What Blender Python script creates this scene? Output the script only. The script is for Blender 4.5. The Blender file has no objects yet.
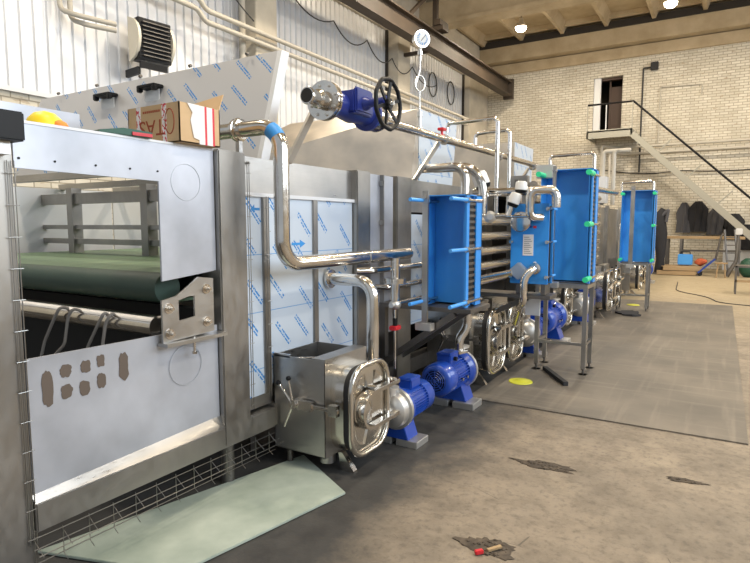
import bpy, bmesh, math, random
from mathutils import Vector, Matrix, Quaternion
random.seed(7)
C = bpy.context.scene
col = C.collection
V = Vector
pi = math.pi
# ---------------------------------------------------------------- camera
F = 570.0
HZ, VX, CH = 225.0, 723.0, 1.6
pitch = math.atan((281.5 - HZ) / F)
yaw = math.atan((VX - 375) * math.cos(pitch) / F)
fwd = V((-math.sin(yaw) * math.cos(pitch), math.cos(yaw) * math.cos(pitch), -math.sin(pitch)))
rgt = V((math.cos(yaw), math.sin(yaw), 0))
upv = rgt.cross(fwd)
cd = bpy.data.cameras.new('camera'); cam = bpy.data.objects.new('camera', cd); col.objects.link(cam)
cd.sensor_fit = 'HORIZONTAL'; cd.sensor_width = 36; cd.lens = 36 * F / 750; cd.clip_end = 200
m = Matrix.Identity(4)
for i, a in enumerate((rgt, upv, -fwd)):
    for j in range(3): m[j][i] = a[j]
m.translation = (0, 0, CH); cam.matrix_world = m
C.camera = cam
# ---------------------------------------------------------------- world + assumed daylight
w = bpy.data.worlds.new('world'); C.world = w; w.use_nodes = True
w.node_tree.nodes['Background'].inputs[0].default_value = (0.86, 0.93, 1.0, 1)
w.node_tree.nodes['Background'].inputs[1].default_value = 1.0
C.view_settings.view_transform = 'Standard'; C.view_settings.look = 'None'
C.view_settings.gamma = 1; C.view_settings.use_curve_mapping = False
C.view_settings.exposure = -0.85
def area(name, loc, target, sx, sy, power, colr):
    l = bpy.data.lights.new(name, 'AREA'); l.shape = 'RECTANGLE'; l.size = sx; l.size_y = sy; l.energy = power; l.color = colr
    o = bpy.data.objects.new(name, l); col.objects.link(o); o.location = loc
    o.rotation_euler = (V(target) - V(loc)).to_track_quat('-Z', 'Y').to_euler(); return o
# area lights added for assumed, unseen windows on the side opposite the cladding, behind and right of the viewer
area('assumed_window_daylight', (7.5, 3.0, 5.2), (-7, 3.5, 3.0), 9, 4, 1650, (0.80, 0.90, 1.0))
area('assumed_window_daylight', (7.5, 14.0, 5.2), (-7, 15, 3.0), 9, 4, 800, (0.88, 0.94, 1.0))
LAMP_W = 380

# ---------------------------------------------------------------- node helpers
def mat(name, base=(.5, .5, .5), rough=.5, metal=0.0, build=None, **kw):
    m = bpy.data.materials.new(name); m.use_nodes = True
    nt = m.node_tree; b = nt.nodes['Principled BSDF']
    b.inputs['Base Color'].default_value = (*base, 1); b.inputs['Roughness'].default_value = rough
    b.inputs['Metallic'].default_value = metal
    for k, v in kw.items(): b.inputs[k].default_value = v
    if build: build(nt, b)
    return m
class N:
    def __init__(s, nt): s.nt = nt
    def n(s, t, **kw):
        x = s.nt.nodes.new(t)
        for k, v in kw.items(): setattr(x, k, v)
        return x
    def put(s, sock, v):
        if isinstance(v, (int, float)): sock.default_value = v
        elif isinstance(v, tuple): sock.default_value = (*v, 1) if len(sock.default_value) == 4 and len(v) == 3 else v
        else: s.nt.links.new(v, sock)
    def ma(s, op, a, b=0.0, c=None):
        x = s.n('ShaderNodeMath', operation=op); s.put(x.inputs[0], a); s.put(x.inputs[1], b)
        if c is not None: s.put(x.inputs[2], c)
        return x.outputs[0]
    def co(s):
        t = s.n('ShaderNodeTexCoord').outputs['Object']; return t
    def sep(s, v):
        x = s.n('ShaderNodeSeparateXYZ'); s.put(x.inputs[0], v); return x.outputs
    def comb(s, a, b, c=0.0):
        x = s.n('ShaderNodeCombineXYZ'); s.put(x.inputs[0], a); s.put(x.inputs[1], b); s.put(x.inputs[2], c); return x.outputs[0]
    def noise(s, v, scale, detail=3, rough=.5):
        x = s.n('ShaderNodeTexNoise'); s.put(x.inputs['Vector'], v); x.inputs['Scale'].default_value = scale
        x.inputs['Detail'].default_value = detail; x.inputs['Roughness'].default_value = rough; return x.outputs['Fac']
    def mapv(s, v, sc):
        x = s.n('ShaderNodeMapping'); s.put(x.inputs[0], v); x.inputs['Scale'].default_value = sc; return x.outputs[0]
    def mix(s, f, a, b):
        x = s.n('ShaderNodeMix', data_type='RGBA'); s.put(x.inputs[0], f); s.put(x.inputs[6], a); s.put(x.inputs[7], b); return x.outputs[2]
    def ramp(s, f, lo, hi, a=0.0, b=1.0):
        x = s.n('ShaderNodeMapRange'); s.put(x.inputs[0], f); x.inputs[1].default_value = lo; x.inputs[2].default_value = hi
        x.inputs[3].default_value = a; x.inputs[4].default_value = b; return x.outputs[0]
    def bump(s, h, st=.3, d=.01):
        x = s.n('ShaderNodeBump'); x.inputs['Strength'].default_value = st; x.inputs['Distance'].default_value = d
        s.put(x.inputs['Height'], h); return x.outputs[0]

def steel(name, base, rough, var=.12, stretch=(3, 3, 60), tint=(1, .97, .93), metal=1.0):
    def f(nt, b):
        h = N(nt); c = h.co()
        g = h.noise(h.mapv(c, stretch), 6, 2)
        p = h.noise(c, 2.3, 4)
        colr = h.mix(h.ramp(p, .3, .7), tuple(x * .74 for x in base), tuple(min(1, x * 1.15 * t) for x, t in zip(base, tint)))
        h.put(b.inputs['Base Color'], colr)
        h.put(b.inputs['Roughness'], h.ma('ADD', h.ramp(g, .3, .7, rough - var * .5, rough + var * .5), h.ramp(p, .3, .7, -var * .3, var * .3)))
    return mat(name, base, rough, metal, f)
M = {}
M['steel'] = steel('stainless_sheet', (.48, .475, .465), .36, .14, (3, 3, 25))
M['steel_frame'] = steel('stainless_frame', (.37, .36, .345), .40, .12, (4, 4, 2))
M['steel_dark'] = steel('dull_steel', (.20, .19, .18), .5, .14, tint=(1, .97, .93))
M['pipe'] = steel('polished_pipe', (.72, .695, .66), .17, .10, (2, 2, 2))
M['satin'] = steel('satin_panel', (.50, .52, .575), .42, .06, (2, 2, 2), (1, 1, 1), .55)
M['hood'] = steel('hood_sheet', (.62, .58, .53), .40, .08, (2, 2, 30))
M['lid'] = steel('lid_pressed', (.74, .71, .65), .22, .08, (2, 2, 2))
M['wire'] = mat('wire', (.33, .32, .30), .3, 1)
M['alu'] = mat('cast_aluminium', (.66, .65, .63), .38, .85)
def film(nt, b, bg=(.55, .62, .71), seams=True):
    h = N(nt); x, y, z = h.sep(h.co()); u = h.ma('ADD', x, y)
    ca, sa = math.cos(math.radians(49)), math.sin(math.radians(49))
    s = h.ma('ADD', h.ma('MULTIPLY', u, ca), h.ma('MULTIPLY', z, -sa)); t = h.ma('ADD', h.ma('MULTIPLY', u, sa), h.ma('MULTIPLY', z, ca))
    T = .165
    row = h.ma('FLOOR', h.ma('DIVIDE', t, T)); tt = h.ma('FRACT', h.ma('DIVIDE', t, T))
    line = h.ma('MAXIMUM', h.ma('MULTIPLY', h.ma('GREATER_THAN', tt, .30), h.ma('LESS_THAN', tt, .37)),
                h.ma('MULTIPLY', h.ma('GREATER_THAN', tt, .42), h.ma('LESS_THAN', tt, .50)))
    off = h.ma('MULTIPLY', h.ma('FRACT', h.ma('MULTIPLY', row, .5)), .23)
    ss = h.ma('FRACT', h.ma('DIVIDE', h.ma('ADD', s, off), .40))
    dash = h.ma('MULTIPLY', h.ma('GREATER_THAN', ss, .08), h.ma('LESS_THAN', ss, .60))
    nz = h.noise(h.comb(h.ma('MULTIPLY', s, 95), h.ma('MULTIPLY', t, 25)), 1, 0)
    txt = h.ma('MULTIPLY', h.ma('MULTIPLY', line, dash), h.ma('GREATER_THAN', nz, .40))
    zz = h.ma('FRACT', h.ma('DIVIDE', h.ma('ADD', z, .07), .37))
    sm = h.ma('LESS_THAN', zz, .016 if seams else -1)
    c = h.mix(txt, bg, (.05, .24, .58)); c = h.mix(h.ma('MULTIPLY', sm, .8), c, (.10, .30, .62))
    h.put(b.inputs['Base Color'], c)
M['film'] = mat('blue_printed_film', (.64, .71, .8), .33, .25, film)
M['film_lid'] = mat('grey_printed_film', (.5, .5, .5), .4, .3, lambda nt, b: film(nt, b, (.50, .50, .51), False))
M['edge_white'] = mat('white_edge', (.64, .65, .67), .4, .2)
M['mark_blue'] = mat('printed_blue', (.03, .25, .62), .5)
def blue(nt, b):
    h = N(nt); n = h.noise(h.co(), 4, 3); h.put(b.inputs['Base Color'], h.mix(n, (.028, .23, .66), (.045, .31, .80)))
M['blue'] = mat('exchanger_blue', (.04, .24, .62), .36, 0, blue)
M['sleeve_blue'] = mat('sleeve_blue', (.07, .33, .80), .4)
M['sleeve_green'] = mat('sleeve_green', (.03, .60, .28), .4)
M['motor'] = mat('motor_blue', (.010, .055, .34), .28, 0, None, **{'Coat Weight': .5})
M['valve_blue'] = mat('valve_blue', (.02, .035, .22), .3)
M['black'] = mat('black_plastic', (.008, .008, .009), .45, 0, None, **{'Specular IOR Level': .25})
M['rubber'] = mat('rubber', (.02, .02, .022), .7)
M['white'] = mat('white_plastic', (.66, .66, .65), .45)
M['dark'] = mat('dark_void', (.012, .011, .010), .8)  # near black, puts shade under and inside the equipment into the colour
M['red'] = mat('red_handle', (.55, .02, .03), .4)
M['yellow'] = mat('yellow_plastic', (.85, .62, .02), .45)
M['orange'] = mat('orange_plastic', (.70, .22, .02), .5)
M['neon'] = mat('yellow_disc', (.50, .50, .03), .5)
M['green'] = mat('dark_green_plastic', (.012, .075, .045), .45)
M['cable'] = mat('cable_black', (.03, .03, .03), .6)
M['paintpipe'] = mat('painted_pipe', (.46, .43, .37), .5)
M['wood'] = mat('wood', (.36, .24, .12), .7, 0, lambda nt, b: N(nt).put(b.inputs['Base Color'], N(nt).mix(N(nt).noise(N(nt).mapv(N(nt).co(), (2, 20, 20)), 3), (.25, .16, .08), (.46, .33, .18))))
M['cloth_dark'] = mat('dark_cloth', (.022, .022, .026), .9)
M['cloth_grey'] = mat('grey_cloth', (.075, .075, .085), .9)
M['card'] = mat('cardboard', (.5, .33, .17), .8, 0, lambda nt, b: N(nt).put(b.inputs['Base Color'], N(nt).mix(N(nt).noise(N(nt).co(), 9, 4), (.50, .33, .17), (.64, .45, .26))))
M['paper'] = mat('paper', (.78, .74, .72), .6)
M['tape_red'] = mat('tape_red', (.62, .03, .05), .5)
M['print_red'] = mat('print_red_brown', (.32, .06, .02), .7)
M['tape'] = mat('tape_white_red', (.8, .78, .78), .45, 0, lambda nt, b: (lambda h: h.put(b.inputs['Base Color'], h.mix(h.ma('GREATER_THAN', h.noise(h.mapv(h.co(), (60, 60, 40)), 1.2, 1), .56), (.80, .76, .76), (.62, .05, .07))))(N(nt)))
M['stain'] = mat('brown_grinding_mark', (.13, .10, .08), .6, .3)
M['greenbelt'] = mat('green_belt', (.07, .14, .095), .5, 0, lambda nt, b: (lambda h: h.put(b.inputs['Base Color'], h.mix(h.ramp(h.noise(h.mapv(h.co(), (30, .6, 2)), 3, 2), .35, .65), (.045, .10, .07), (.16, .24, .13))))(N(nt)))
M['strap'] = mat('grey_strap', (.22, .20, .18), .7)
M['glass'] = mat('frosted_sheet', (.50, .57, .50), .45, 0, lambda nt, b: (lambda h: h.put(b.inputs['Base Color'], h.mix(h.ramp(h.noise(h.co(), 2.2, 5, .6), .35, .7), (.27, .32, .27), (.45, .50, .43))))(N(nt)))
M['heater'] = mat('heater_cream', (.66, .62, .52), .5)
M['stair'] = mat('stair_grey_paint', (.34, .33, .28), .55)
M['crane'] = mat('crane_beam_paint', (.13, .095, .06), .6, .1, lambda nt, b: (lambda h: h.put(b.inputs['Base Color'], h.mix(h.noise(h.co(), 1.5, 5), (.022, .016, .012), (.085, .06, .04))))(N(nt)))
M['door'] = mat('door_brown', (.055, .028, .018), .5)
M['emit'] = mat('lamp_glow', (1, .9, .7), .5, 0, None, **{'Emission Color': (1, .86, .62, 1), 'Emission Strength': 40})
# room materials
def corr(nt, b):
    h = N(nt); n = h.noise(h.mapv(h.co(), (1, 1, .3)), 2, 3)
    h.put(b.inputs['Base Color'], h.mix(n, (.62, .64, .68), (.78, .80, .84)))
M['corr'] = mat('corrugated_cladding', (.68, .69, .7), .42, .35, corr)
def brick(nt, b):
    h = N(nt); x, y, z = h.sep(h.co()); v = h.comb(h.ma('ADD', x, y), z)
    bt = h.n('ShaderNodeTexBrick'); h.put(bt.inputs['Vector'], v); bt.inputs['Scale'].default_value = 1
    bt.inputs['Brick Width'].default_value = .27; bt.inputs['Row Height'].default_value = .095; bt.inputs['Mortar Size'].default_value = .011
    bt.inputs['Mortar Smooth'].default_value = .4
    bt.inputs['Color1'].default_value = (.72, .68, .59, 1); bt.inputs['Color2'].default_value = (.60, .555, .46, 1); bt.inputs['Mortar'].default_value = (.34, .30, .23, 1)
    n = h.noise(h.co(), .5, 6, .65)
    c = h.mix(h.ramp(n, .42, .68, 0, .45), bt.outputs['Color'], (.30, .27, .21))
    c = h.mix(h.ramp(h.noise(h.mapv(h.co(), (3.7, 3.7, 10.5)), 1.3, 2), .66, .7, 0, .5), c, (.33, .23, .14))
    h.put(b.inputs['Base Color'], c)
    h.put(b.inputs['Normal'], h.bump(h.ma('SUBTRACT', 1.0, bt.outputs['Fac']), .5, .015))
M['brick'] = mat('whitewashed_brick', (.6, .55, .45), .8, 0, brick)
def conc(c1, c2, sc=1.2):
    def f(nt, b):
        h = N(nt); n = h.noise(h.co(), sc, 6, .6); h.put(b.inputs['Base Color'], h.mix(h.ramp(n, .3, .7), c1, c2))
    return f
M['conc'] = mat('ceiling_concrete', (.5, .43, .32), .85, 0, conc((.36, .28, .17), (.52, .42, .28)))
M['column'] = mat('column_concrete', (.5, .46, .38), .85, 0, conc((.42, .38, .31), (.58, .53, .44)))
M['gap'] = mat('gap_dark', (.03, .025, .02), .9)  # near black, puts the darkness of gaps and doorway into the colour
def floorm(nt, b):
    h = N(nt); c = h.co(); x, y, z = h.sep(c)
    n1 = h.noise(c, .55, 7, .62); n2 = h.noise(c, 5, 6, .7); n3 = h.noise(c, 1.6, 6, .6)
    base = h.mix(h.ramp(n1, .32, .66), (.265, .215, .16), (.155, .13, .10))
    base = h.mix(h.ramp(n2, .44, .70, 0, .55), base, (.10, .082, .062))
    base = h.mix(h.ramp(n3, .54, .70, 0, .55), base, (.36, .295, .215))
    n4 = h.noise(c, 22, 4, .7); base = h.mix(h.ramp(n4, .50, .66, 0, .55), base, (.085, .07, .055))
    n5 = h.noise(h.mapv(c, (1, .45, 1)), 1.1, 8, .72); base = h.mix(h.ramp(n5, .54, .64, 0, .5), base, (.115, .10, .08))
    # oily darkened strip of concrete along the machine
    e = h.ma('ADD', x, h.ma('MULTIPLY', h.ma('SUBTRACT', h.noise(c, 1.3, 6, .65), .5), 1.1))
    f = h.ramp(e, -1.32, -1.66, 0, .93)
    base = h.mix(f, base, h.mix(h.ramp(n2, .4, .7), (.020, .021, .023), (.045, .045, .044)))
    # paler and yellower towards the far part of the hall
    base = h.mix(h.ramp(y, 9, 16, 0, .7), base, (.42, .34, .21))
    # fine cracks
    vo = h.n('ShaderNodeTexVoronoi', feature='DISTANCE_TO_EDGE'); h.put(vo.inputs['Vector'], h.mapv(c, (.55, .55, .55)))
    wob = h.noise(c, 3, 5); cr = h.ma('LESS_THAN', h.ma('ADD', vo.outputs['Distance'], h.ramp(wob, .35, .6, .0, .03)), .006)
    base = h.mix(h.ma('MULTIPLY', cr, .7), base, (.06, .05, .04))
    h.put(b.inputs['Base Color'], base); h.put(b.inputs['Roughness'], h.ramp(n2, .3, .7, .55, .8))
    h.put(b.inputs['Normal'], h.bump(h.ma('ADD', n2, h.ma('MULTIPLY', n3, .8)), .35, .02))
M['floor'] = mat('worn_concrete_floor', (.3, .25, .2), .7, 0, floorm)
def mata(nt, b):
    h = N(nt); c = h.co(); x, y, z = h.sep(c)
    n = h.noise(h.mapv(c, (1, 1, 1)), .9, 6, .6); s = h.noise(h.mapv(c, (.5, 9, 1)), 1.6, 4); s2 = h.noise(h.mapv(c, (7, .4, 1)), 1.6, 4)
    base = h.mix(h.ramp(n, .35, .7), (.088, .078, .066), (.175, .15, .12))
    base = h.mix(h.ramp(s, .55, .75, 0, .5), base, (.25, .22, .18)); base = h.mix(h.ramp(s2, .55, .75, 0, .4), base, (.26, .225, .18))
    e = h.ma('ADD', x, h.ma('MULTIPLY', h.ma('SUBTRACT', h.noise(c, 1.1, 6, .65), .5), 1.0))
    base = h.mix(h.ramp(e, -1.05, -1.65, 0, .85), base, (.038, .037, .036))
    h.put(b.inputs['Base Color'], base)
M['mat'] = mat('rubber_floor_sheet', (.15, .13, .1), .55, 0, mata)
M['conc_stair'] = M['stair']

# ---------------------------------------------------------------- mesh builder
class MB:
    def __init__(s): s.b = bmesh.new()
    def box(s, a, b, T=None):
        a, b = V(a), V(b); c = (a + b) / 2; d = b - a
        r = bmesh.ops.create_cube(s.b, size=1)
        mt = Matrix.Translation(c) @ Matrix.Diagonal((abs(d.x), abs(d.y), abs(d.z), 1))
        bmesh.ops.transform(s.b, matrix=(T @ mt) if T else mt, verts=r['verts']); return s
    def hexa(s, P):   # 8 points, bottom ring then top ring
        v = [s.b.verts.new(p) for p in P]
        for f in ((0, 3, 2, 1), (4, 5, 6, 7), (0, 1, 5, 4), (1, 2, 6, 5), (2, 3, 7, 6), (3, 0, 4, 7)): s.b.faces.new([v[i] for i in f])
        return s
    def bar(s, p, q, w, h, up=(0, 0, 1)):
        p, q = V(p), V(q); d = (q - p).normalized(); u = V(up)
        if abs(d.dot(u)) > .98: u = V((1, 0, 0))
        r = d.cross(u).normalized(); u = r.cross(d).normalized()
        P = [e + r * (a * w / 2) + u * (b * h / 2) for e in (p, q) for a, b in ((-1, -1), (1, -1), (1, 1), (-1, 1))]
        return s.hexa(P)
    def tube(s, pts, r, bend=0, n=14, cap=True, seg=6, closed=False):
        pts = [V(p) for p in pts]
        if bend and len(pts) > 2 and not isinstance(r, (list, tuple)):
            o = [pts[0]]
            for i in range(1, len(pts) - 1):
                a, b, c = pts[i - 1], pts[i], pts[i + 1]
                d1 = (a - b); d2 = (c - b); k = min(bend, d1.length * .49, d2.length * .49)
                ang = d1.angle(d2)
                if ang > 3.0: o.append(b); continue
                p1 = b + d1.normalized() * k; p2 = b + d2.normalized() * k
                R = k * math.tan(ang / 2); bis = (d1.normalized() + d2.normalized()).normalized(); ce = b + bis * (k / math.cos(ang / 2))
                e1 = p1 - ce; e2 = p2 - ce; th = e1.angle(e2); ax = e1.cross(e2).normalized()
                for j in range(seg + 1): o.append(ce + Quaternion(ax, th * j / seg) @ e1)
            o.append(pts[-1]); pts = o
        L = len(pts); rs = r if isinstance(r, (list, tuple)) else [r] * L
        rings = []; prev = None
        for i, p in enumerate(pts):
            if closed: d = pts[(i + 1) % L] - pts[i - 1]
            else: d = pts[min(i + 1, L - 1)] - pts[max(i - 1, 0)]
            d = d.normalized() if d.length > 1e-9 else V((0, 0, 1))
            if prev is None:
                u = d.orthogonal().normalized()
            else:
                u = (prev - d * prev.dot(d)).normalized()
            prev = u; v = d.cross(u)
            rings.append([s.b.verts.new(p + (u * math.cos(2 * pi * k / n) + v * math.sin(2 * pi * k / n)) * rs[i]) for k in range(n)])
        for i in range(L if closed else L - 1):
            A, B = rings[i], rings[(i + 1) % L]
            for k in range(n): s.b.faces.new((A[k], A[(k + 1) % n], B[(k + 1) % n], B[k]))
        if cap and not closed:
            s.b.faces.new(rings[0][::-1]); s.b.faces.new(rings[-1])
        return s
    def cyl(s, p, q, r, r2=None, n=24): return s.tube([p, q], [r, r if r2 is None else r2], n=n)
    def lathe(s, base, axis, prof, n=28):   # prof [(dist, radius)]
        base, ax = V(base), V(axis).normalized(); u = ax.orthogonal().normalized(); v = ax.cross(u); rings = []
        for d, r in prof:
            rings.append([s.b.verts.new(base + ax * d + (u * math.cos(2 * pi * k / n) + v * math.sin(2 * pi * k / n)) * max(r, 1e-4)) for k in range(n)])
        for A, B in zip(rings, rings[1:]):
            for k in range(n): s.b.faces.new((A[k], A[(k + 1) % n], B[(k + 1) % n], B[k]))
        s.b.faces.new(rings[0][::-1]); s.b.faces.new(rings[-1]); return s
    def prism(s, pts, d):   # planar polygon extruded by vector d
        d = V(d); A = [s.b.verts.new(p) for p in pts]; B = [s.b.verts.new(V(p) + d) for p in pts]; n = len(A)
        s.b.faces.new(A); s.b.faces.new(B[::-1])
        for i in range(n): s.b.faces.new((A[i], B[i], B[(i + 1) % n], A[(i + 1) % n]))
        return s
    def loft(s, loops, cap0=True, cap1=True):
        R = [[s.b.verts.new(p) for p in l] for l in loops]; n = len(R[0])
        for A, B in zip(R, R[1:]):
            for i in range(n): s.b.faces.new((A[i], A[(i + 1) % n], B[(i + 1) % n], B[i]))
        if cap0: s.b.faces.new(R[0][::-1])
        if cap1: s.b.faces.new(R[-1])
        return s
    def ball(s, c, r, sc=(1, 1, 1), sub=2):
        q = bmesh.ops.create_icosphere(s.b, subdivisions=sub, radius=r)
        bmesh.ops.transform(s.b, matrix=Matrix.Translation(c) @ Matrix.Diagonal((*sc, 1)), verts=q['verts']); return s
    def jitter(s, a):
        for v in s.b.verts: v.co += V((random.uniform(-a, a), random.uniform(-a, a), random.uniform(-a, a)))
        return s
    def build(s, name, material, parent=None, bevel=0, smooth=True, origin=None):
        bmesh.ops.recalc_face_normals(s.b, faces=s.b.faces)
        if bevel:
            es = [e for e in s.b.edges if len(e.link_faces) == 2 and e.calc_face_angle(0) > .6]
            try: bmesh.ops.bevel(s.b, geom=es, offset=bevel, segments=2, affect='EDGES', clamp_overlap=True)
            except Exception: pass
        if origin is None and parent is None:
            xs = [v.co for v in s.b.verts]
            origin = V(((min(v.x for v in xs) + max(v.x for v in xs)) / 2, (min(v.y for v in xs) + max(v.y for v in xs)) / 2, min(v.z for v in xs)))
        if origin is not None and parent is None and not getattr(s, 'keep', False):
            bmesh.ops.translate(s.b, vec=-V(origin), verts=s.b.verts)
        else: origin = None
        me = bpy.data.meshes.new(name); s.b.to_mesh(me); s.b.free()
        if smooth:
            for p in me.polygons: p.use_smooth = True
            try: me.set_sharp_from_angle(angle=math.radians(38))
            except Exception: pass
        me.materials.append(M[material] if isinstance(material, str) else material)
        o = bpy.data.objects.new(name, me); col.objects.link(o)
        if parent is not None: o.parent = parent
        elif origin is not None: o.location = origin
        return o
def tag(o, label=None, cat=None, group=None, kind=None):
    if label: o['label'] = label
    if cat: o['category'] = cat
    if group: o['group'] = group
    if kind: o['kind'] = kind
    return o
def empty(name, label, cat, loc=(0, 0, 0), rz=0, group=None, kind=None):
    o = bpy.data.objects.new(name, None); col.objects.link(o); o.location = loc; o.rotation_euler = (0, 0, rz); o.empty_display_size = .1
    return tag(o, label, cat, group, kind)
def structure(name, mb, material, **kw):
    mb.keep = True
    return tag(mb.build(name, material, **kw), kind='structure')
def kids(o): return [c for c in bpy.data.objects if c.parent == o]
def copy_tree(o, parent=None):
    ch = kids(o); c = o.copy(); col.objects.link(c); c.parent = parent
    for k in ch: copy_tree(k, c)
    return c
def dup(o, loc, label, rz=None, sc=None):
    c = copy_tree(o); c.location = loc; c['label'] = label
    if rz is not None: c.rotation_euler = (0, 0, rz)
    if sc is not None: c.scale = (sc, sc, sc)
    return c
def rrect(cy, cz, w, h, r, x, n=6):   # rounded rectangle in the Y-Z plane
    o = []
    for sx, sz, a0 in ((1, 1, 0), (-1, 1, pi / 2), (-1, -1, pi), (1, -1, 3 * pi / 2)):
        for k in range(n + 1):
            a = a0 + pi / 2 * k / n
            o.append(V((x, cy + sx * (w / 2 - r) + r * math.cos(a), cz + sz * (h / 2 - r) + r * math.sin(a))))
    return o

# ================================================================ SETTING
WX, WY = -9.3, 24.2
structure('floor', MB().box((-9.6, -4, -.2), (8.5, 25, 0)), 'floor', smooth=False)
# back wall with the doorway left open
b = MB(); T = .45
b.box((-9.6, WY, 0), (-4.63, WY + T, 7.92)).box((-3.57, WY, 0), (8.5, WY + T, 7.92)).box((-4.63, WY, 0), (-3.57, WY + T, 5.10)).box((-4.63, WY, 7.33), (-3.57, WY + T, 7.92))
structure('wall_back', b, 'brick', smooth=False)
structure('wall_back_upper', MB().box((-9.6, WY + .05, 8.95), (8.5, WY + T, 9.42)), 'conc', smooth=False)
structure('trim_1', MB().box((-9.6, WY - .12, 7.92), (8.5, WY + T, 8.33)), 'conc', smooth=False, bevel=.01)
structure('trim_2', MB().box((-9.6, WY - .55, 8.36), (8.5, WY + T, 8.95)), 'conc', smooth=False, bevel=.01)
structure('trim_3', MB().box((-9.6, WY + .02, 8.33), (8.5, WY + T, 8.36)), 'gap', smooth=False)
# room behind the doorway, its darkness put into near-black walls
b = MB(); b.box((-5.0, WY + 1.9, 5.0), (-3.2, WY + 2.0, 7.5)).box((-5.0, WY + T, 5.0), (-4.9, WY + 2, 7.5)).box((-3.3, WY + T, 5.0), (-3.2, WY + 2, 7.5)).box((-5, WY + T, 7.45), (-3.2, WY + 2, 7.6)).box((-5, WY + T, 4.95), (-3.2, WY + 2, 5.1))
structure('trim_4', b, 'gap', smooth=False)
dr = structure('door_1', MB().box((-4.05, WY + .40, 5.12), (-3.60, WY + .46, 7.0), None), 'door', bevel=.006)
b = MB().box((-4.48, WY + .2, 5.1), (-4.40, WY + .44, 7.33)).box((-4.63, WY + .2, 7.23), (-3.57, WY + .44, 7.33)).box((-4.10, WY + .38, 5.1), (-4.04, WY + .44, 7.23))
b.build('door_frame', 'door', dr)
structure('trim_5', MB().box((-4.63, WY + .08, 5.10), (-4.37, WY + .2, 7.33)), 'edge_white', smooth=False)
# left wall: brick plinth, corrugated fields, lintel, columns
structure('wall_left', MB().box((WX - .4, -4, 0), (WX + .02, WY + .3, 3.62)), 'brick', smooth=False)
for i, (y0, y1) in enumerate(((-2.0, 9.6), (10.3, 15.95), (16.75, 22.1))):
    b = MB(); n = int((y1 - y0) / .21); X = WX + .02; prof = []
    for k in range(n):
        y = y0 + k * .21
        prof += [(X, y), (X, y + .10), (X - .035, y + .115), (X - .035, y + .165), (X, y + .18)]
    prof.append((X, y1))
    back = [(X - .06, y1), (X - .06, y0)]
    for z0, z1 in ((3.66, 7.62),):
        A = [b.b.verts.new((p[0], p[1], z0)) for p in prof]; B = [b.b.verts.new((p[0], p[1], z1)) for p in prof]
        for k in range(len(A) - 1): b.b.faces.new((A[k], A[k + 1], B[k + 1], B[k]))
    b.box((X - .09, y0, z0), (X - .07, y1, z1))
    structure('wall_left_cladding', b, 'corr', smooth=False)
    structure('trim_%d' % (6 + i), MB().box((WX, y0, 3.60), (WX + .09, y1, 3.67)), 'edge_white', smooth=False)
structure('wall_left_lintel', MB().box((WX - .4, -4, 7.62), (WX + .12, WY, 9.4)), 'column', smooth=False)
for i, (y0, y1) in enumerate(((9.6, 10.3), (15.95, 16.75), (22.1, 24.2))):
    structure('trim_%d' % (9 + i), MB().box((WX - .3, y0, 0), (WX + (.45 if i < 2 else .32), y1, 7.9 if i < 2 else 7.62)), 'column', bevel=.012)
    structure('trim_%d' % (12 + i), MB().box((WX, y0 - .07, 3.6), (WX + .1, y0, 7.62)), 'gap', smooth=False)
# ceiling slabs with ribs
b = MB(); b.box((-9.6, -4, 9.42), (8.5, 25, 9.6))
for y0, y1 in ((-4, 0), (.4, 6), (6.4, 12), (12.4, 18), (18.4, 23.65)):
    x = -9.0
    while x < 8.5:
        P = [(x - .06, 0, 9.05), (x + .06, 0, 9.05), (x + .20, 0, 9.42), (x - .20, 0, 9.42)]
        b.prism([(p[0], y0, p[2]) for p in P], (0, y1 - y0, 0)); x += 1.62
    for yy in (y0 + .12, y1 - .35): b.box((-9.5, yy, 9.22), (8.4, yy + .14, 9.42))
    b.box((-9.5, (y0 + y1) / 2 - .06, 9.3), (8.4, (y0 + y1) / 2 + .06, 9.42))
structure('ceiling', b, 'conc', smooth=False)
for i, y in enumerate((0, 6, 12, 18)):
    structure('trim_%d' % (15 + i), MB().box((-9.4, y, 8.32), (8.5, y + .4, 9.05)).box((-9.4, y - .12, 8.20), (8.5, y + .52, 8.34)), 'conc', bevel=.015)
structure('trim_19', MB().box((-9.4, 23.61, 8.95), (8.5, 23.66, 9.2)), 'gap', smooth=False)  # dark strip, shade of the slits between the ribs put into colour
structure('trim_20', MB().box((-9.4, 18.42, 9.0), (8.5, 18.5, 9.2)), 'gap', smooth=False)  # dark strip painted for the shaded gap behind the girder
# right wall far outside the frame with assumed window openings left free
b = MB().box((8.2, -4, 0), (8.5, 25, 2.8)).box((8.2, -4, 7.6), (8.5, 25, 9.4))
for y in (-4, 8.5, 19.5): b.box((8.2, y, 2.8), (8.5, y + 1.2, 7.6))
structure('wall_right', b, 'brick', smooth=False)

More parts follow.
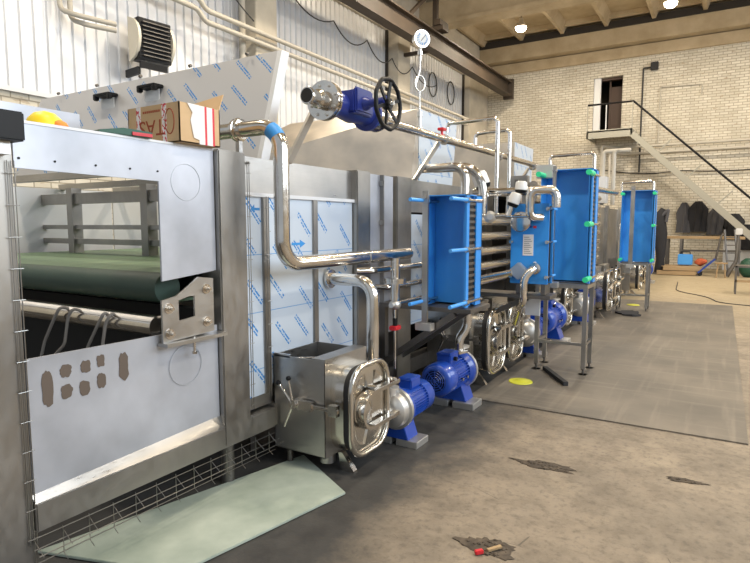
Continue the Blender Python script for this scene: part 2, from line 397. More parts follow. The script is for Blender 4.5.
# crane runway beam
t = empty('crane_beam', 'long rusty brown steel runway beam high along the corrugated left wall', 'beam', (-7.9, 14, 6.9))
b = MB().box((-.17, -9, 0), (.17, 9.7, .05)).box((-.17, -9, .53), (.17, 9.7, .58)).box((-.02, -9, .05), (.02, 9.7, .53)); b.build('girder', 'crane', t)
MB().box((-.05, -9, .58), (.05, 9.7, .64)).build('rail', 'steel_dark', t)
MB().box((-.2, 9.6, -.1), (.2, 9.78, .7)).build('end_stop', 'crane', t)
for y in (2.35, -4.0):
    b = MB().bar((-1.0, y, .02), (-.12, y, .02), .10, .10); b.build('wall_bracket', 'crane', t)
t = empty('roof_hanger', 'dark steel post with slanted brace holding the brown runway beam up to the roof', 'steel brace', (-7.9, 16.6, 7.50))
MB().box((-.07, -.07, 0), (.07, .07, 1.45)).build('post', 'crane', t)
MB().bar((0, -1.7, .05), (0, -.1, 1.3), .10, .10).build('brace', 'crane', t)
MB().box((-.22, -.22, .01), (.35, .22, .14)).box((.1, -.3, .14), (.3, .3, .3)).build('seat_plate', 'crane', t)

# ceiling lamps
lamp = empty('ceiling_lamp', 'lit bell-shaped factory lamp, the left one of the two below the ceiling ribs', 'lamp', (-6.28, 20, 8.34), 0, 'high bay lamps below the ceiling')
MB().lathe((0, 0, .02), (0, 0, 1), [(0, .20), (.03, .20), (.12, .13), (.2, .07), (.30, .06)]).build('lamp_shade', 'alu', lamp)
MB().cyl((0, 0, .3), (0, 0, .66), .015).build('hanging_rod', 'steel_dark', lamp)
MB().ball((0, 0, -.0), .19, (1, 1, .75)).build('bulb', 'emit', lamp)
l2 = dup(lamp, (-1.69, 20, 8.27), 'lit bell-shaped factory lamp, the right one, cut by the upper picture edge')
for x in (-6.3, -1.7, 3.0):  # two lamps are in view, the other lights of the grid are assumed
    for y in (2.0, 8.0, 14.0, 20.0):
        l = bpy.data.lights.new('lamp_light', 'AREA'); l.shape = 'DISK'; l.size = .5; l.energy = LAMP_W; l.color = (1, .87, .68)
        o = bpy.data.objects.new('lamp_light', l); col.objects.link(o); o.location = (x, y, 8.12)
        l = bpy.data.lights.new('lamp_spill', 'POINT'); l.shadow_soft_size = .2; l.energy = LAMP_W * .28; l.color = (1, .84, .62)
        o = bpy.data.objects.new('lamp_spill', l); col.objects.link(o); o.location = (x, y, 8.0)

# stairs to the doorway
t = empty('steel_staircase', 'grey steel landing and straight staircase with black handrail on the brick back wall', 'staircase', (0, 0, 0))
b = MB().box((-4.52, 22.6, 4.78), (-2.95, 22.66, 5.08)).box((-4.52, 22.6, 4.78), (-4.46, WY, 5.06)).box((-3.01, 22.6, 4.78), (-2.95, WY, 5.06)).box((-4.5, 22.6, 5.0), (-2.97, WY, 5.05)); b.build('landing', 'stair', t)
A, B = V((-2.95, 22.6, 4.86)), V((2.05, 22.6, .02))
for dy in (0, .9):
    MB().bar(A + V((0, dy, 0)), B + V((0, dy, 0)), .06, .21, (0, 0, 1)).build('stringer', 'stair', t)
n = 22
for k in range(1, n):
    p = A.lerp(B, k / n)
    MB().box((p.x - .13, 22.63, p.z), (p.x + .13, 23.47, p.z + .035)).build('tread', 'stair', t)
b = MB().tube([(-4.5, 22.6, 6.0), (-2.95, 22.6, 6.0), (2.3, 22.6, .97)], .036).build('handrail', 'black', t)
for p, q in (((-4.5, 22.6, 5.05), (-4.5, 22.6, 6.0)), ((-2.96, 22.6, 5.05), (-2.96, 22.6, 6.0)), ((-3.85, 22.6, 5.05), (-3.85, 22.6, 5.95))):
    MB().bar(p, q, .05, .03).build('post', 'edge_white' if p[0] == -3.85 else 'stair', t)
u = (B - A).normalized(); nn = V((-u.z, 0, u.x)); nn = nn if nn.z > 0 else -nn
for k in range(5):
    p = A.lerp(B, .16 + k * .19) ; MB().bar(p, p + nn * .68, .07, .04).build('baluster', 'stair', t)

# pipes and cables on the walls
def pipe_thing(name, label, cat, pts, r, m='pipe', bend=.08, group=None, n=14):
    o = MB().tube(pts, r, bend, n=n).build(name, m); return tag(o, label, cat, group)
for k, (z, x) in enumerate(((5.82, -8.72), (5.62, -8.76))):
    pipe_thing('wall_pipe', 'long painted pipe along the left wall, the %s of a pair' % ('upper' if k == 0 else 'lower'), 'pipe',
               [(x, 5.3, z + .12), (x, 7.9, z + .08), (x, 8.1, z - .1), (x, 21.3, z - .12)], .05, 'paintpipe', .1, 'pipes on the left wall')
for k, y in enumerate((5.45, 5.62)):
    pipe_thing('heater_pipe', 'vertical grey pipe beside the wall heater, %s of two' % ('left' if k == 0 else 'right'), 'pipe', [(-9.15, y, 7.2), (-9.15, y, 5.0 - k * .1), (-8.9, y + .1, 4.9 - k * .1), (-8.75, 6.15, 4.9 - k * .1)], .04, 'paintpipe', .1, 'pipes feeding the wall heater')
pipe_thing('drain_pipe', 'vertical pipe in the corner beside the concrete column on the left wall', 'pipe', [(-9.0, 9.35, 3.7), (-9.0, 9.35, 7.6)], .07, 'paintpipe')
# wall heater
t = empty('wall_heater', 'black louvred air heater with cream side covers on the corrugated wall', 'heater', (-8.75, 6.85, 4.42), math.radians(-8)); t.scale = (.85, .85, .85)
MB().box((-.2, -.36, .03), (.12, .36, .85)).build('casing', 'black', t, bevel=.01)
for k in range(9): MB().box((.10, -.30, .09 + k * .082), (.20, .30, .105 + k * .082), None).build('louvre', 'steel_dark', t)
for s in (-1, 1):
    pr = [V((-.2 + .42 * math.sin(pi * k / 10) ** .5 if 0 < k < 10 else -.2, 0, .0 + .9 * k / 10)) for k in range(11)]
    MB().prism([p + V((0, s * .38 - .03, 0)) for p in pr], (0, .06, 0)).build('side_cover', 'heater', t)
MB().box((.0, -.3, -.12), (.06, .3, .0)).box((-.5, -.34, -.25), (.0, -.28, -.1)).build('mounting_bracket', 'black', t)
def sag(p, q, d, n=10): return [V(p).lerp(V(q), k / n) - V((0, 0, d * 4 * (k / n) * (1 - k / n))) for k in range(n + 1)]
pts = []
ys = [8.9, 10.3, 12.3, 13.9, 15.3, 16.6, 18.6]; zs = [7.2, 7.1, 6.75, 6.7, 6.55, 6.6, 6.5]
for a in range(len(ys) - 1): pts += sag((-8.7, ys[a], zs[a]), (-8.7, ys[a + 1], zs[a + 1]), .32)[:-1]
pipe_thing('hanging_cable', 'thin black cable looping in swags along the left wall', 'cable', pts, .016, 'cable', 0, n=6)
for y in (19.2, 20.8):
    o = MB().tube([(-9.22, y + .33 * math.cos(2 * pi * k / 20), 6.65 + .42 * math.sin(2 * pi * k / 20)) for k in range(20)], .02, n=6, closed=True).build('cable_coil', 'cable')
    tag(o, 'round coil of black cable on the far corrugated panel, %s of two' % ('left' if y < 20 else 'right'), 'cable', 'cable coils on the left wall')
pipe_thing('loose_cable', 'thin black cable dangling from the top near the wall heater', 'cable', [(-8.6, 7.9, 7.4), (-8.6, 8.1, 6.7), (-8.62, 8.8, 6.1), (-8.62, 9.3, 5.85)], .014, 'cable', .3, n=6)
y = WY - .1
for k, (z, x0) in enumerate(((4.55, -4.0), (4.30, -3.7))):
    pipe_thing('wall_pipe', 'horizontal grey pipe across the brick back wall under the landing, the %s one' % ('upper' if k == 0 else 'lower'), 'pipe', [(x0 - .05, y - 1.0, 3.2), (x0 - .05, y - 1.0, z), (x0 + .35, y - .16, z), (6, y - .16, z)], .05, 'paintpipe', .12, 'pipes on the back wall')
pipe_thing('wall_cable', 'thin dark cable sagging along the back wall below the pipes', 'cable', sag((-4.1, y, 3.75), (-1.5, y, 3.6), .12) + sag((-1.5, y, 3.6), (5, y, 4.2), .3)[1:], .022, 'cable', 0, n=6)
pipe_thing('conduit', 'dark vertical conduit right of the doorway on the brick wall', 'pipe', [(-2.85, y, 3.6), (-2.85, y, 7.45), (-2.45, y, 7.45)], .03, 'cable', .03, n=8)
tag(MB().box((-2.6, y - .1, 7.35), (-2.35, y + .1, 7.62)).build('junction_box', 'rubber', bevel=.01), 'small dark junction box at the top of the conduit', 'electrical box')
pipe_thing('conduit', 'thin vertical conduit framing a rectangle on the brick wall', 'pipe', [(-2.25, y + .05, 4.6), (-2.25, y + .05, 6.7), (-.9, y + .05, 6.65), (-.9, y + .05, 6.3)], .018, 'paintpipe', .02, n=6)

# ================================================================ FLOOR THINGS
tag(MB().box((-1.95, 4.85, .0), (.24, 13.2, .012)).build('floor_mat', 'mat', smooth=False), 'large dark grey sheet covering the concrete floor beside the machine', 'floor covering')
b = MB(); b.prism([(-2.78, 1.40, .004), (-2.05, 1.64, .004), (-1.84, 2.69, .004), (-2.40, 3.00, .004)], (0, 0, .014))
tag(b.build('frosted_sheet', 'glass', bevel=.002), 'pale green frosted sheet lying on the floor under the front of the machine', 'sheet')
t = tag(MB().bar((-1.60, 6.24, .033), (-1.25, 5.70, .033), .05, .04).build('metal_bar', 'rubber', bevel=.002), 'short black bar lying on the dark floor sheet', 'bar')
def blob(cx, cy, z, rx, ry, h, name, m, label, cat, seed=0, n=26):
    rd = random.Random(seed); P = []
    ph = [rd.uniform(0, 6) for _ in range(4)]
    for k in range(n):
        a = 2 * pi * k / n; r = 1 + .16 * math.sin(2 * a + ph[0]) + .13 * math.sin(3 * a + ph[1]) + .1 * math.sin(5 * a + ph[2]) + .07 * math.sin(9 * a + ph[3])
        P.append((cx + rx * r * math.cos(a), cy + ry * r * math.sin(a), z))
    return MB().prism(P, (0, 0, h))
tag(MB().lathe((-1.68, 5.62, .013), (0, 0, 1), [(0, .12), (.008, .115), (.010, .06), (.016, .05)]).build('yellow_disc', 'neon'), 'flat yellow disc on the floor near the pair of tank doors', 'disc')
tag(MB().lathe((-1.45, 12.3, .013), (0, 0, 1), [(0, .12), (.008, .115), (.010, .06), (.016, .05)]).build('yellow_disc', 'neon'), 'small far yellow disc on the floor near the black cloth', 'disc')
b = blob(-1.36, 11.0, .013, .2, .25, .03, '', '', '', '', 5); b.jitter(.006)
tag(b.build('black_rag', 'cloth_dark'), 'crumpled black rag on the floor by the far stand', 'rag')
M['crack'] = mat('broken_concrete', (.10, .08, .06), .9, 0, conc((.025, .019, .014), (.11, .085, .062), 18))
for i, (cx, cy, rx, ry, lb) in enumerate(((-.93, 3.72, .20, .055, 'elongated dark break-out in the concrete floor before the mat'), (-.92, 2.60, .12, .085, 'rubble-filled pothole nearest the viewer in the concrete floor'), (-.12, 3.95, .11, .03, 'small shallow crack in the floor near the mat corner'))):
    t = empty('pothole', lb, 'pothole', (cx, cy, 0))
    bb = blob(0, 0, .0005, rx, ry, .004, '', '', '', '', 20 + i, 44); [setattr(v, 'co', V((v.co.x * q, v.co.y * q, v.co.z))) for v in bb.b.verts for q in (random.uniform(.8, 1.15),)]; bb.build('broken_surface', 'crack', t)
    rd = random.Random(i); g = MB()
    for k in range(30 if i < 2 else 6):
        a = rd.uniform(0, 6.28); r = rd.uniform(0, .9); s = rd.uniform(.004, .014)
        g.ball((rx * r * math.cos(a), ry * r * math.sin(a), .005), s, (1, rd.uniform(.6, 1.4), .6), 1)
    tag(g.build('rubble', 'crack', t, smooth=False), kind='stuff')
tag(MB().bar((-.95, 2.50, .014), (-.92, 2.53, .016), .022, .02).build('red_scrap', 'red', bevel=.003), 'small red scrap lying in the nearest pothole', 'scrap')
tag(MB().bar((-.905, 2.55, .014), (-.855, 2.61, .02), .02, .012).build('wood_chip', 'wood', bevel=.002), 'pale splinter lying in the nearest pothole beside the red scrap', 'wood chip')
pipe_thing('floor_cable', 'thin dark cable snaking over the far floor', 'cable', [(-1.0, 18, .01), (-.9, 15.5, .01), (-.2, 14.6, .01), (0, 13.6, .01), (.6, 13.4, .01)], .01, 'cable', .5, n=6)

# ================================================================ MACHINE, FIRST SECTION
FX, BX, ZT, ZB = -2.5, -5.9, 2.02, .27
def arrow(p, du, L=.13, flip=1, parent=None, ax='y'):   # small printed arrow standing proud of the film by a hair
    y, z = p; s = flip; X = du
    P = [(0, .008), (L * .6, .008), (L * .6, .028), (L, 0), (L * .6, -.028), (L * .6, -.008), (0, -.008)]
    Q = [(X, y + s * a, z + c) for a, c in P] if ax == 'y' else [(y + s * a, X, z + c) for a, c in P]
    return MB().prism(Q, (.0015, 0, 0) if ax == 'y' else (0, -.0015, 0)).build('printed_arrow', 'mark_blue', parent)
t = empty('machine_entry_section', 'open grey front section of the long steel machine with green belt visible inside', 'machine', (0, 0, 0))
y0, y1 = 1.26, 2.34
# upper front sheet with window opening, built of joined plates
b = MB(); b.prism([(FX, y0, ZT), (FX, y0, 1.835), (FX, 1.965, 1.825), (FX, 1.965, 1.305), (FX, 2.19, 1.325), (FX, y1, 1.34), (FX, y1, ZT)], (-.012, 0, 0)); b.build('upper_front_panel', 'satin', t)
MB().prism([(FX - .004, y0, 1.03), (FX - .004, y0, .43), (FX - .004, y1, .47), (FX - .004, y1, 1.02)], (-.01, 0, 0)).build('lower_front_panel', 'satin', t)
MB().box((FX - .04, y0, ZT), (FX + .004, y1, ZT + .012)).build('top_flange', 'edge_white', t)
MB().box((FX - .1, 1.0, .1), (FX + .012, 1.25, ZT + .03)).build('corner_post', 'steel_frame', t, bevel=.006)
MB().box((FX - .16, 2.345, .28), (FX + .035, 2.565, ZT + .01)).build('corner_post', 'steel_frame', t, bevel=.008)
b = MB(); b.hexa([(FX - .12, 1.25, .27), (FX + .03, 1.25, .27), (FX + .03, 2.80, .27), (FX - .12, 2.80, .27), (FX - .12, 1.25, .40), (FX + .03, 1.25, .40), (FX + .03, 2.80, .40), (FX - .12, 2.80, .40)])
b.build('lower_beam', 'steel_frame', t, bevel=.006)
b = MB(); b.hexa([(FX - .02, 1.25, .40), (FX + .028, 1.25, .40), (FX + .028, 2.5, .40), (FX - .02, 2.5, .40), (FX - .02, 1.25, .415), (FX - .004, 1.25, .43), (FX - .004, 2.34, .47), (FX - .02, 2.5, .44)]); b.build('sloping_ledge', 'steel', t)
# bolts row on top
for y in (1.28, 1.43, 1.62, 1.80, 1.96): MB().cyl((FX, y, 1.875), (FX + .004, y, 1.875), .005, n=10).build('rivet', 'black', t)
# bracket
b = MB()
hx = FX + .03
out = [(1.925, 1.21), (2.02, 1.225), (2.17, 1.315), (2.275, 1.30), (2.275, 1.0), (1.925, .985)]
b.prism([(hx, y, z) for y, z in out[:2]] + [(hx, 2.10, 1.27), (hx, 2.10, 1.215), (hx, 2.03, 1.20), (hx, 2.03, 1.09), (hx, 2.14, 1.10), (hx, 2.275, 1.0), (hx, 1.925, .985)], (.012, 0, 0))
b.prism([(hx, 2.10, 1.27), (hx, 2.17, 1.315), (hx, 2.275, 1.30), (hx, 2.275, 1.0), (hx, 2.14, 1.10), (hx, 2.14, 1.215), (hx, 2.10, 1.215)], (.012, 0, 0))
b.box((hx - .03, 1.92, .965), (hx + .05, 2.34, .985)); bk = b.build('mounting_bracket', 'steel', t)
for y, z in ((1.965, 1.165), (1.965, 1.03), (2.22, 1.245), (2.22, 1.06)):
    MB().cyl((hx + .012, y, z), (hx + .018, y, z), .028).cyl((hx + .018, y, z), (hx + .035, y, z), .019, n=6).cyl((hx + .035, y, z), (hx + .05, y, z), .009).build('bolt', 'pipe', bk)
MB().cyl((hx + .02, 2.12, .90), (hx + .02, 2.12, .99), .008).cyl((hx + .02, 2.12, .895), (hx + .02, 2.12, .91), .014, n=6).build('bolt', 'pipe', bk)
# grinding marks on the lower panel
def splat(y, z, w, h, sd):
    rd = random.Random(sd); P = []
    for k in range(22):
        a = 2 * pi * k / 22; cx, cz = math.cos(a), math.sin(a); q = (abs(cx) ** 4 + abs(cz) ** 4) ** -.25
        q *= rd.uniform(.84, 1.06); P.append((FX - .003, y + w / 2 * q * cx, z + h / 2 * q * cz))
    return P
mk = MB()
for i, (px, pz, w, h) in enumerate(((1.345, .885, .05, .16), (1.43, .945, .055, .06), (1.43, .85, .055, .065), (1.525, .945, .05, .06), (1.515, .845, .055, .07), (1.60, .955, .04, .06), (1.60, .86, .045, .075), (1.72, .905, .055, .145))):
    mk.prism(splat(px, pz, w, h, i), (.0015, 0, 0))
mk.build('brown_marks', 'stain', t)
# faint welded rings on the sheets
M['ring'] = mat('faint_ring', (.52, .54, .59), .42, .55)
def ringm(y, z, r): return [(FX + .0008, y + r * math.cos(2 * pi * k / 36), z + r * math.sin(2 * pi * k / 36)) for k in range(36)]
MB().tube(ringm(2.14, 1.83, .098), 0.0018, n=6, closed=True).build('ring_mark', 'ring', t)
MB().tube(ringm(2.10, .83, .11), 0.0018, n=6, closed=True).build('ring_mark', 'ring', t)
# wire guards
def guard(parent, ys, z0, z1, x, step=.15):
    b = MB()
    for y in ys: b.cyl((x, y, z0), (x, y, z1), .0025, n=6)
    z = z0 + .03
    while z < z1: b.cyl((x + .004, min(ys) - .012, z), (x + .004, max(ys) + .012, z), .002, n=6); z += step
    return b.build('wire_guard', 'wire', parent)
guard(t, (1.222, 1.238, 1.25), .22, 1.86, FX + .022, .13)
guard(t, (2.568, 2.585), .45, 1.98, FX + .04, .13)
b = MB()
for x, z, in ((FX + .02, .235), (FX + .05, .20), (FX + .09, .185), (FX + .02, .12)): b.cyl((x, 1.22, z + .01), (x, 2.80, z - .01), .0026, n=6)
y = 1.24
while y < 2.8: b.tube([(FX + .02, y, .25), (FX + .02, y, .12), (FX + .05, y, .10)], .002, n=6); b.tube([(FX + .02, y, .235), (FX + .09, y, .185)], .002, n=6); y += .125
b.build('wire_basket', 'wire', t)
# insides
MB().box((BX, 1.2, .3), (BX + .02, 2.4, 1.95)).build('rear_panel', 'satin', t)
MB().tube([(-5.7, 1.97, 1.06), (-2.55, 1.97, 1.06)], .058, n=24).build('roller', 'pipe', t)
MB().box((-5.8, 2.25, .5), (-2.6, 2.3, 1.12)).build('inner_shade_sheet', 'dark', t)  # black sheet, puts the darkness below the belt into its colour
for k, x in enumerate((-4.05, -3.35, -3.22, -2.92, -2.86)):
    pts = [(x + .03 * math.sin(k), 1.92 + .02 * k % .03, 1.10), (x + .02, 1.89, 1.12), (x - .02, 1.88, 1.06), (x - .05 - .08 * (k % 2), 1.87, .9), (x - .10 - .1 * (k % 3), 1.86, .72)]
    b = MB().tube(pts, .009, .03, n=8); b.build('strap', 'strap', t)
MB().box((-3.24, 1.3, ZT - .02), (-3.2, 1.99, 2.235)).build('rear_parapet', 'satin', t, bevel=.002)
MB().box((BX, 1.1, .02), (BX + .1, 1.2, 2.0)).box((BX, 1.1, 1.9), (-2.6, 1.2, 2.0)).build('rear_post', 'steel_frame', t)
for x, y in ((FX - .05, 1.12), (FX - .06, 2.45), (BX + .06, 1.15)): MB().cyl((x, y, 0), (x, y, .3), .04).build('foot', 'steel_dark', t)
# items on its top edge
t = empty('sensor_box', 'black box clamped on the corner post at the left picture edge', 'box', (FX + .012, 1.11, 1.93))
MB().box((.0, -.12, 0), (.10, .145, .115)).build('housing', 'black', t, bevel=.006)
MB().box((0, -.05, -.05), (.05, .11, .0)).build('clamp', 'alu', t)
t = empty('hard_hat', 'yellow rounded cap with orange inside lying on the top edge of the machine', 'hat', (-2.72, 1.52, ZT + .0))
MB().lathe((0, 0, .02), (0, 0, 1), [(0, .085), (.02, .083), (.05, .070), (.075, .045), (.085, .01)]).build('shell', 'yellow', t)
MB().lathe((0, 0, .0), (0, 0, 1), [(0, .10), (.012, .102), (.02, .088)]).build('brim', 'yellow', t)
MB().ball((.055, .03, .035), .045, (1, 1, .7)).build('lining', 'orange', t)
tag(MB().box((-2.9, 1.2, ZT - .02), (FX - .03, 2.34, ZT - .003)).build('cover_sheet', 'steel', smooth=False), 'narrow steel cover sheet behind the front panel top edge', 'cover sheet')
t = empty('tool_case', 'dark green flat case with red end beside the cardboard box', 'tool case', (-2.585, 1.80, ZT + .012), math.radians(-7))
MB().prism([(0, -.14, 0), (0, .13, 0), (0, .13, .03), (0, -.02, .035), (0, -.14, .012)], (.10, 0, 0)).build('case_body', 'green', t, bevel=.003)
MB().box((.098, .02, .004), (.106, .125, .02)).build('red_latch', 'red', t)
# cardboard box
t = empty('cardboard_box', 'open cardboard box with red and white tape on the machine top', 'box', (-2.86, 2.06, ZT + .014), 0)
w_, d_, h_ = .42, .28, .205
b = MB(); th = .006
b.box((0, 0, 0), (w_, d_, th)).box((0, 0, 0), (w_, th, h_)).box((0, d_ - th, 0), (w_, d_, h_)).box((0, 0, 0), (th, d_, h_)).box((w_ - th, 0, 0), (w_, d_, h_)); b.build('carton', 'card', t)
MB().hexa([(.05, d_ - .006, h_), (w_, d_ - .006, h_), (w_, d_, h_), (.05, d_, h_), (.14, d_ + .03, h_ + .06), (w_, d_ + .03, h_ + .09), (w_, d_ + .036, h_ + .09), (.14, d_ + .036, h_ + .06)]).build('flap', 'card', t)
for x in (.075, .285): MB().box((x, -.0015, 0), (x + .035, 0, h_)).build('tape_strip', 'tape', t)
for y, y2, m_ in ((.13, .17, 'paper'), (.17, .185, 'tape_red'), (.185, .225, 'paper'), (.225, .24, 'tape_red')): MB().box((w_, y, 0), (w_ + .0015, y2, h_)).build('tape_strip', m_, t)
bb = MB().prism([(w_ + .001, .05, h_), (w_ + .001, .13, h_), (w_ + .001, .13, .02), (w_ + .001, .09, .03), (w_ + .001, .07, .12), (w_ + .001, .085, .16)], (.004, 0, 0)); bb.build('torn_paper', 'paper', t)
def text(s, size, mtx, material, parent, name='printed_text', ext=.0006):
    cu = bpy.data.curves.new(name, 'FONT'); cu.body = s; cu.size = size; cu.align_x = 'CENTER'; cu.align_y = 'CENTER'; cu.extrude = ext
    o = bpy.data.objects.new('tmp', cu); me = bpy.data.meshes.new_from_object(o); bpy.data.objects.remove(o)
    me.name = name; me.transform(mtx); me.materials.append(M[material]); q = bpy.data.objects.new(name, me); col.objects.link(q); q.parent = parent; return q
RX = Matrix.Rotation(pi / 2, 4, 'X')
text('TAS', .12, Matrix.Translation((.20, -.001, .09)) @ RX @ Matrix.Rotation(pi, 4, 'Z'), 'print_red', t)
for k in range(9): MB().box((.13 + k * .016, -.0015, .166), (.141 + k * .016, 0, .178)).build('printed_mark', 'print_red', t)
MB().tube([(.345 + .035 * math.cos(a * pi / 12), -.001, .11 + .065 * math.sin(a * pi / 12)) for a in range(-9, 16)], .003, n=6).build('printed_ring', 'print_red', t)

# ================================================================ MACHINE, FOLLOWING SECTIONS
t = empty('machine_panel_section', 'machine section closed by three blue-lettered film-covered panels', 'machine', (0, 0, 0))
b = MB(); b.prism([(FX - .03, 2.567, 1.80), (FX - .03, 2.567, ZT), (FX - .03, 3.80, ZT), (FX - .03, 3.80, 1.80)], (-.03, 0, 0)); b.build('header', 'steel', t)
MB().box((FX - .06, 2.567, 1.775), (FX + .005, 3.80, 1.80)).build('drip_rail', 'edge_white', t, bevel=.002)
for k, (a, c) in enumerate(((2.57, 2.745), (2.80, 3.27), (3.325, 3.79))):
    p = MB().box((FX - .03, a, .50 + .05 * k), (FX - .015, c, 1.775)).build('film_panel', 'film', t)
    if k == 0: arrow((2.73, 1.70), FX - .0145, .08, -1, p)
    if k == 1: arrow((3.04, 1.47), FX - .0145, .15, 1, p)
    if k == 2: arrow((3.52, 1.22), FX - .0145, .13, 1, p)
for a, c in ((2.745, 2.80), (3.27, 3.325)): MB().box((FX - .04, a, .5), (FX, c, 1.775)).build('mullion', 'steel_frame', t, bevel=.004)
guard(t, (2.765, 2.785), .48, 1.78, FX + .012)
MB().box((FX - .2, 3.80, .05), (FX + .03, 4.0, ZT + .01)).build('post', 'steel_frame', t, bevel=.008)
MB().box((FX - .12, 2.80, .27), (FX + .02, 3.8, .42)).build('lower_beam', 'steel_frame', t, bevel=.006)
MB().box((FX - .05, 2.57, .42), (FX - .02, 3.8, .55)).build('sill', 'steel', t)
for y in (2.62, 3.4): MB().box((BX, y, 1.96), (FX - .06, y + .06, ZT - .004)).build('top_rail', 'steel', t)
MB().box((FX - .3, 2.9, .0), (FX - .26, 3.9, .5)).build('underside_shade', 'steel_dark', t)  # dark sheet standing in for the shade beneath the film panels
MB().cyl((FX - .05, 3.9, 0), (FX - .05, 3.9, .06), .05).build('foot', 'steel_dark', t)
def inner(y, parent):
    for z0, z1 in ((1.80, 1.90), (1.56, 1.60), (1.42, 1.47)): MB().box((BX + .03, y, z0), (-2.62, y + .06, z1)).build('inner_rail', 'steel_frame', parent)
    for x in (-3.2, -4.3, -5.4): MB().box((x, y - .02, .3), (x + .09, y + .08, 1.95)).build('inner_post', 'steel_frame', parent)
inner(3.2, t)
MB().box((BX, 2.4, .3), (BX + .02, 3.98, 1.97)).build('rear_panel', 'edge_white', t)
t = empty('machine_heating_section', 'middle machine section behind the nearest blue exchanger with stacked horizontal steel tubes', 'machine', (0, 0, 0))
MB().box((FX - .02, 4.0, .65), (FX, 4.42, ZT)).build('side_panel', 'satin', t)
MB().bar((FX + .012, 4.20, .7), (FX + .012, 4.20, ZT), .012, .05).build('door_strip', 'steel_frame', t)
for z in (1.95, 1.62, 1.25): MB().box((FX, 4.175, z - .02), (FX + .03, 4.225, z + .02)).build('hinge', 'steel', t, bevel=.004)
MB().box((FX - .2, 4.45, .02), (FX + .03, 4.72, ZT + .01)).build('post', 'steel_frame', t, bevel=.008)
MB().box((FX - .03, 4.72, .65), (FX - .01, 5.2, 1.70)).build('film_panel', 'film', t)
MB().box((FX - .03, 4.72, 1.72), (FX, 7.0, ZT)).build('header', 'steel', t)
inner(4.9, t)
MB().box((BX, 4.0, .3), (BX + .02, 6.9, 1.97)).build('rear_panel', 'edge_white', t)
MB().box((FX - .12, 4.0, .18), (FX, 6.9, .32)).build('lower_beam', 'steel_dark', t)
MB().box((FX - .4, 4.0, .0), (FX - .36, 6.9, .9)).build('underside_shade', 'dark', t)  # black sheet in place of the shade under this section
for y in (4.02, 5.4, 6.8): MB().box((BX, y, 1.96), (FX - .06, y + .06, ZT - .004)).build('top_rail', 'steel', t)
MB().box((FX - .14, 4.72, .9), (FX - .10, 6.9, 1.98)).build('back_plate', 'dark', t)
for z in (1.0, 1.16, 1.32, 1.48, 1.64): MB().cyl((-2.2, 4.8, z), (-2.2, 6.9, z), .05, n=18).build('steam_tube', 'pipe', t)
MB().box((FX - .1, 6.7, .02), (FX + .03, 6.9, ZT)).build('post', 'steel_frame', t)
for y in (4.6, 6.8): MB().cyl((FX - .04, y, 0), (FX - .04, y, .04), .06).build('foot', 'steel_dark', t)
t = empty('machine_far_section', 'far machine section with a bank of shiny horizontal tubes before the distant exchanger', 'machine', (0, 0, 0))
for k in range(8):
    z = 1.0 + k * .155
    MB().cyl((-1.98, 6.95, z), (-1.98, 11.2, z), .05, n=18).build('steam_tube', 'pipe', t)
MB().box((-2.2, 6.9, .9), (-2.16, 11.2, 2.15)).build('back_plate', 'steel_dark', t)
for y in (6.95, 9.0, 11.2): MB().box((-2.3, y, .0), (-2.06, y + .1, 2.2)).build('post', 'steel_frame', t)
MB().box((BX, 6.95, 1.98), (FX - .04, 12.0, ZT - .004)).build('roof', 'steel', t)
MB().box((FX - .4, 6.95, .0), (FX - .36, 12, 1.98)).build('underside_shade', 'dark', t)  # black sheet, shade under the far section put into its colour
for y, y2 in ((8.6, 10.2),): MB().tube([(-1.86, y, .9), (-1.86, y, 2.12), (-1.86, y2, 2.12), (-1.86, y2, .9)], .05, .12).build('riser_pipe', 'pipe', t)
MB().box((BX, 12.0, 1.98), (FX, 21.0, ZT)).box((FX - .05, 12, .2), (FX, 21, ZT)).build('far_body', 'steel', t)
for y in range(13, 21, 2): MB().box((FX, y, 0), (FX + .08, y + .15, ZT + .05)).build('post', 'steel_frame', t)
for k in range(3):
    y = 13.5 + 2.2 * k; MB().tube([(-1.9, y, .6), (-1.9, y, 1.6 - .2 * k), (-1.9, y + .8, 1.6 - .2 * k), (-1.9, y + .8, .6)], .05, .1).build('riser_pipe', 'pipe', t)
for y in (12, 20.9): MB().cyl((FX - .02, y, 0), (FX - .02, y, .25), .06).build('foot', 'steel_dark', t)

t = empty('conveyor_belt', 'wide green conveyor belt running inside the open front section', 'conveyor belt', (0, 0, 0))
MB().tube([(-5.7, 2.10, 1.25), (-2.63, 2.10, 1.25)], .085, n=24).build('belt_nose', mat('belt_nose_shade', (.03, .06, .045), .55), t)  # belt green darkened, shade of the front face put into colour
MB().box((-5.7, 2.10, 1.315), (-2.63, 6.2, 1.335)).box((-5.7, 2.1, 1.165), (-2.63, 6.2, 1.18)).build('belt', 'greenbelt', t)
# ---------------------------------------------------------------- raised hood lids on the roof
t = empty('film_covered_lid', 'big raised lid covered in grey film with two black handles behind the cardboard box', 'lid', (0, 0, 0))
def lidpts(xl, xr, yb, zb, yt, zt, th, xlb=None):
    xlb = xl if xlb is None else xlb
    return [(xlb, yb, zb), (xr, yb, zb), (xr, yb + th, zb), (xlb, yb + th, zb), (xl, yt, zt), (xr, yt, zt), (xr, yt + th, zt), (xl, yt + th, zt)]
MB().hexa(lidpts(-5.75, -2.74, 2.95, ZT, 3.19, 2.82, .02, -5.9)).build('lid_sheet', 'film_lid', t)
MB().hexa([(-2.74, 2.95, ZT), (-2.70, 2.95, ZT), (-2.70, 3.03, ZT), (-2.74, 3.03, ZT), (-2.74, 3.19, 2.82), (-2.70, 3.19, 2.82), (-2.70, 3.27, 2.82), (-2.74, 3.27, 2.82)]).build('side_edge', 'edge_white', t)
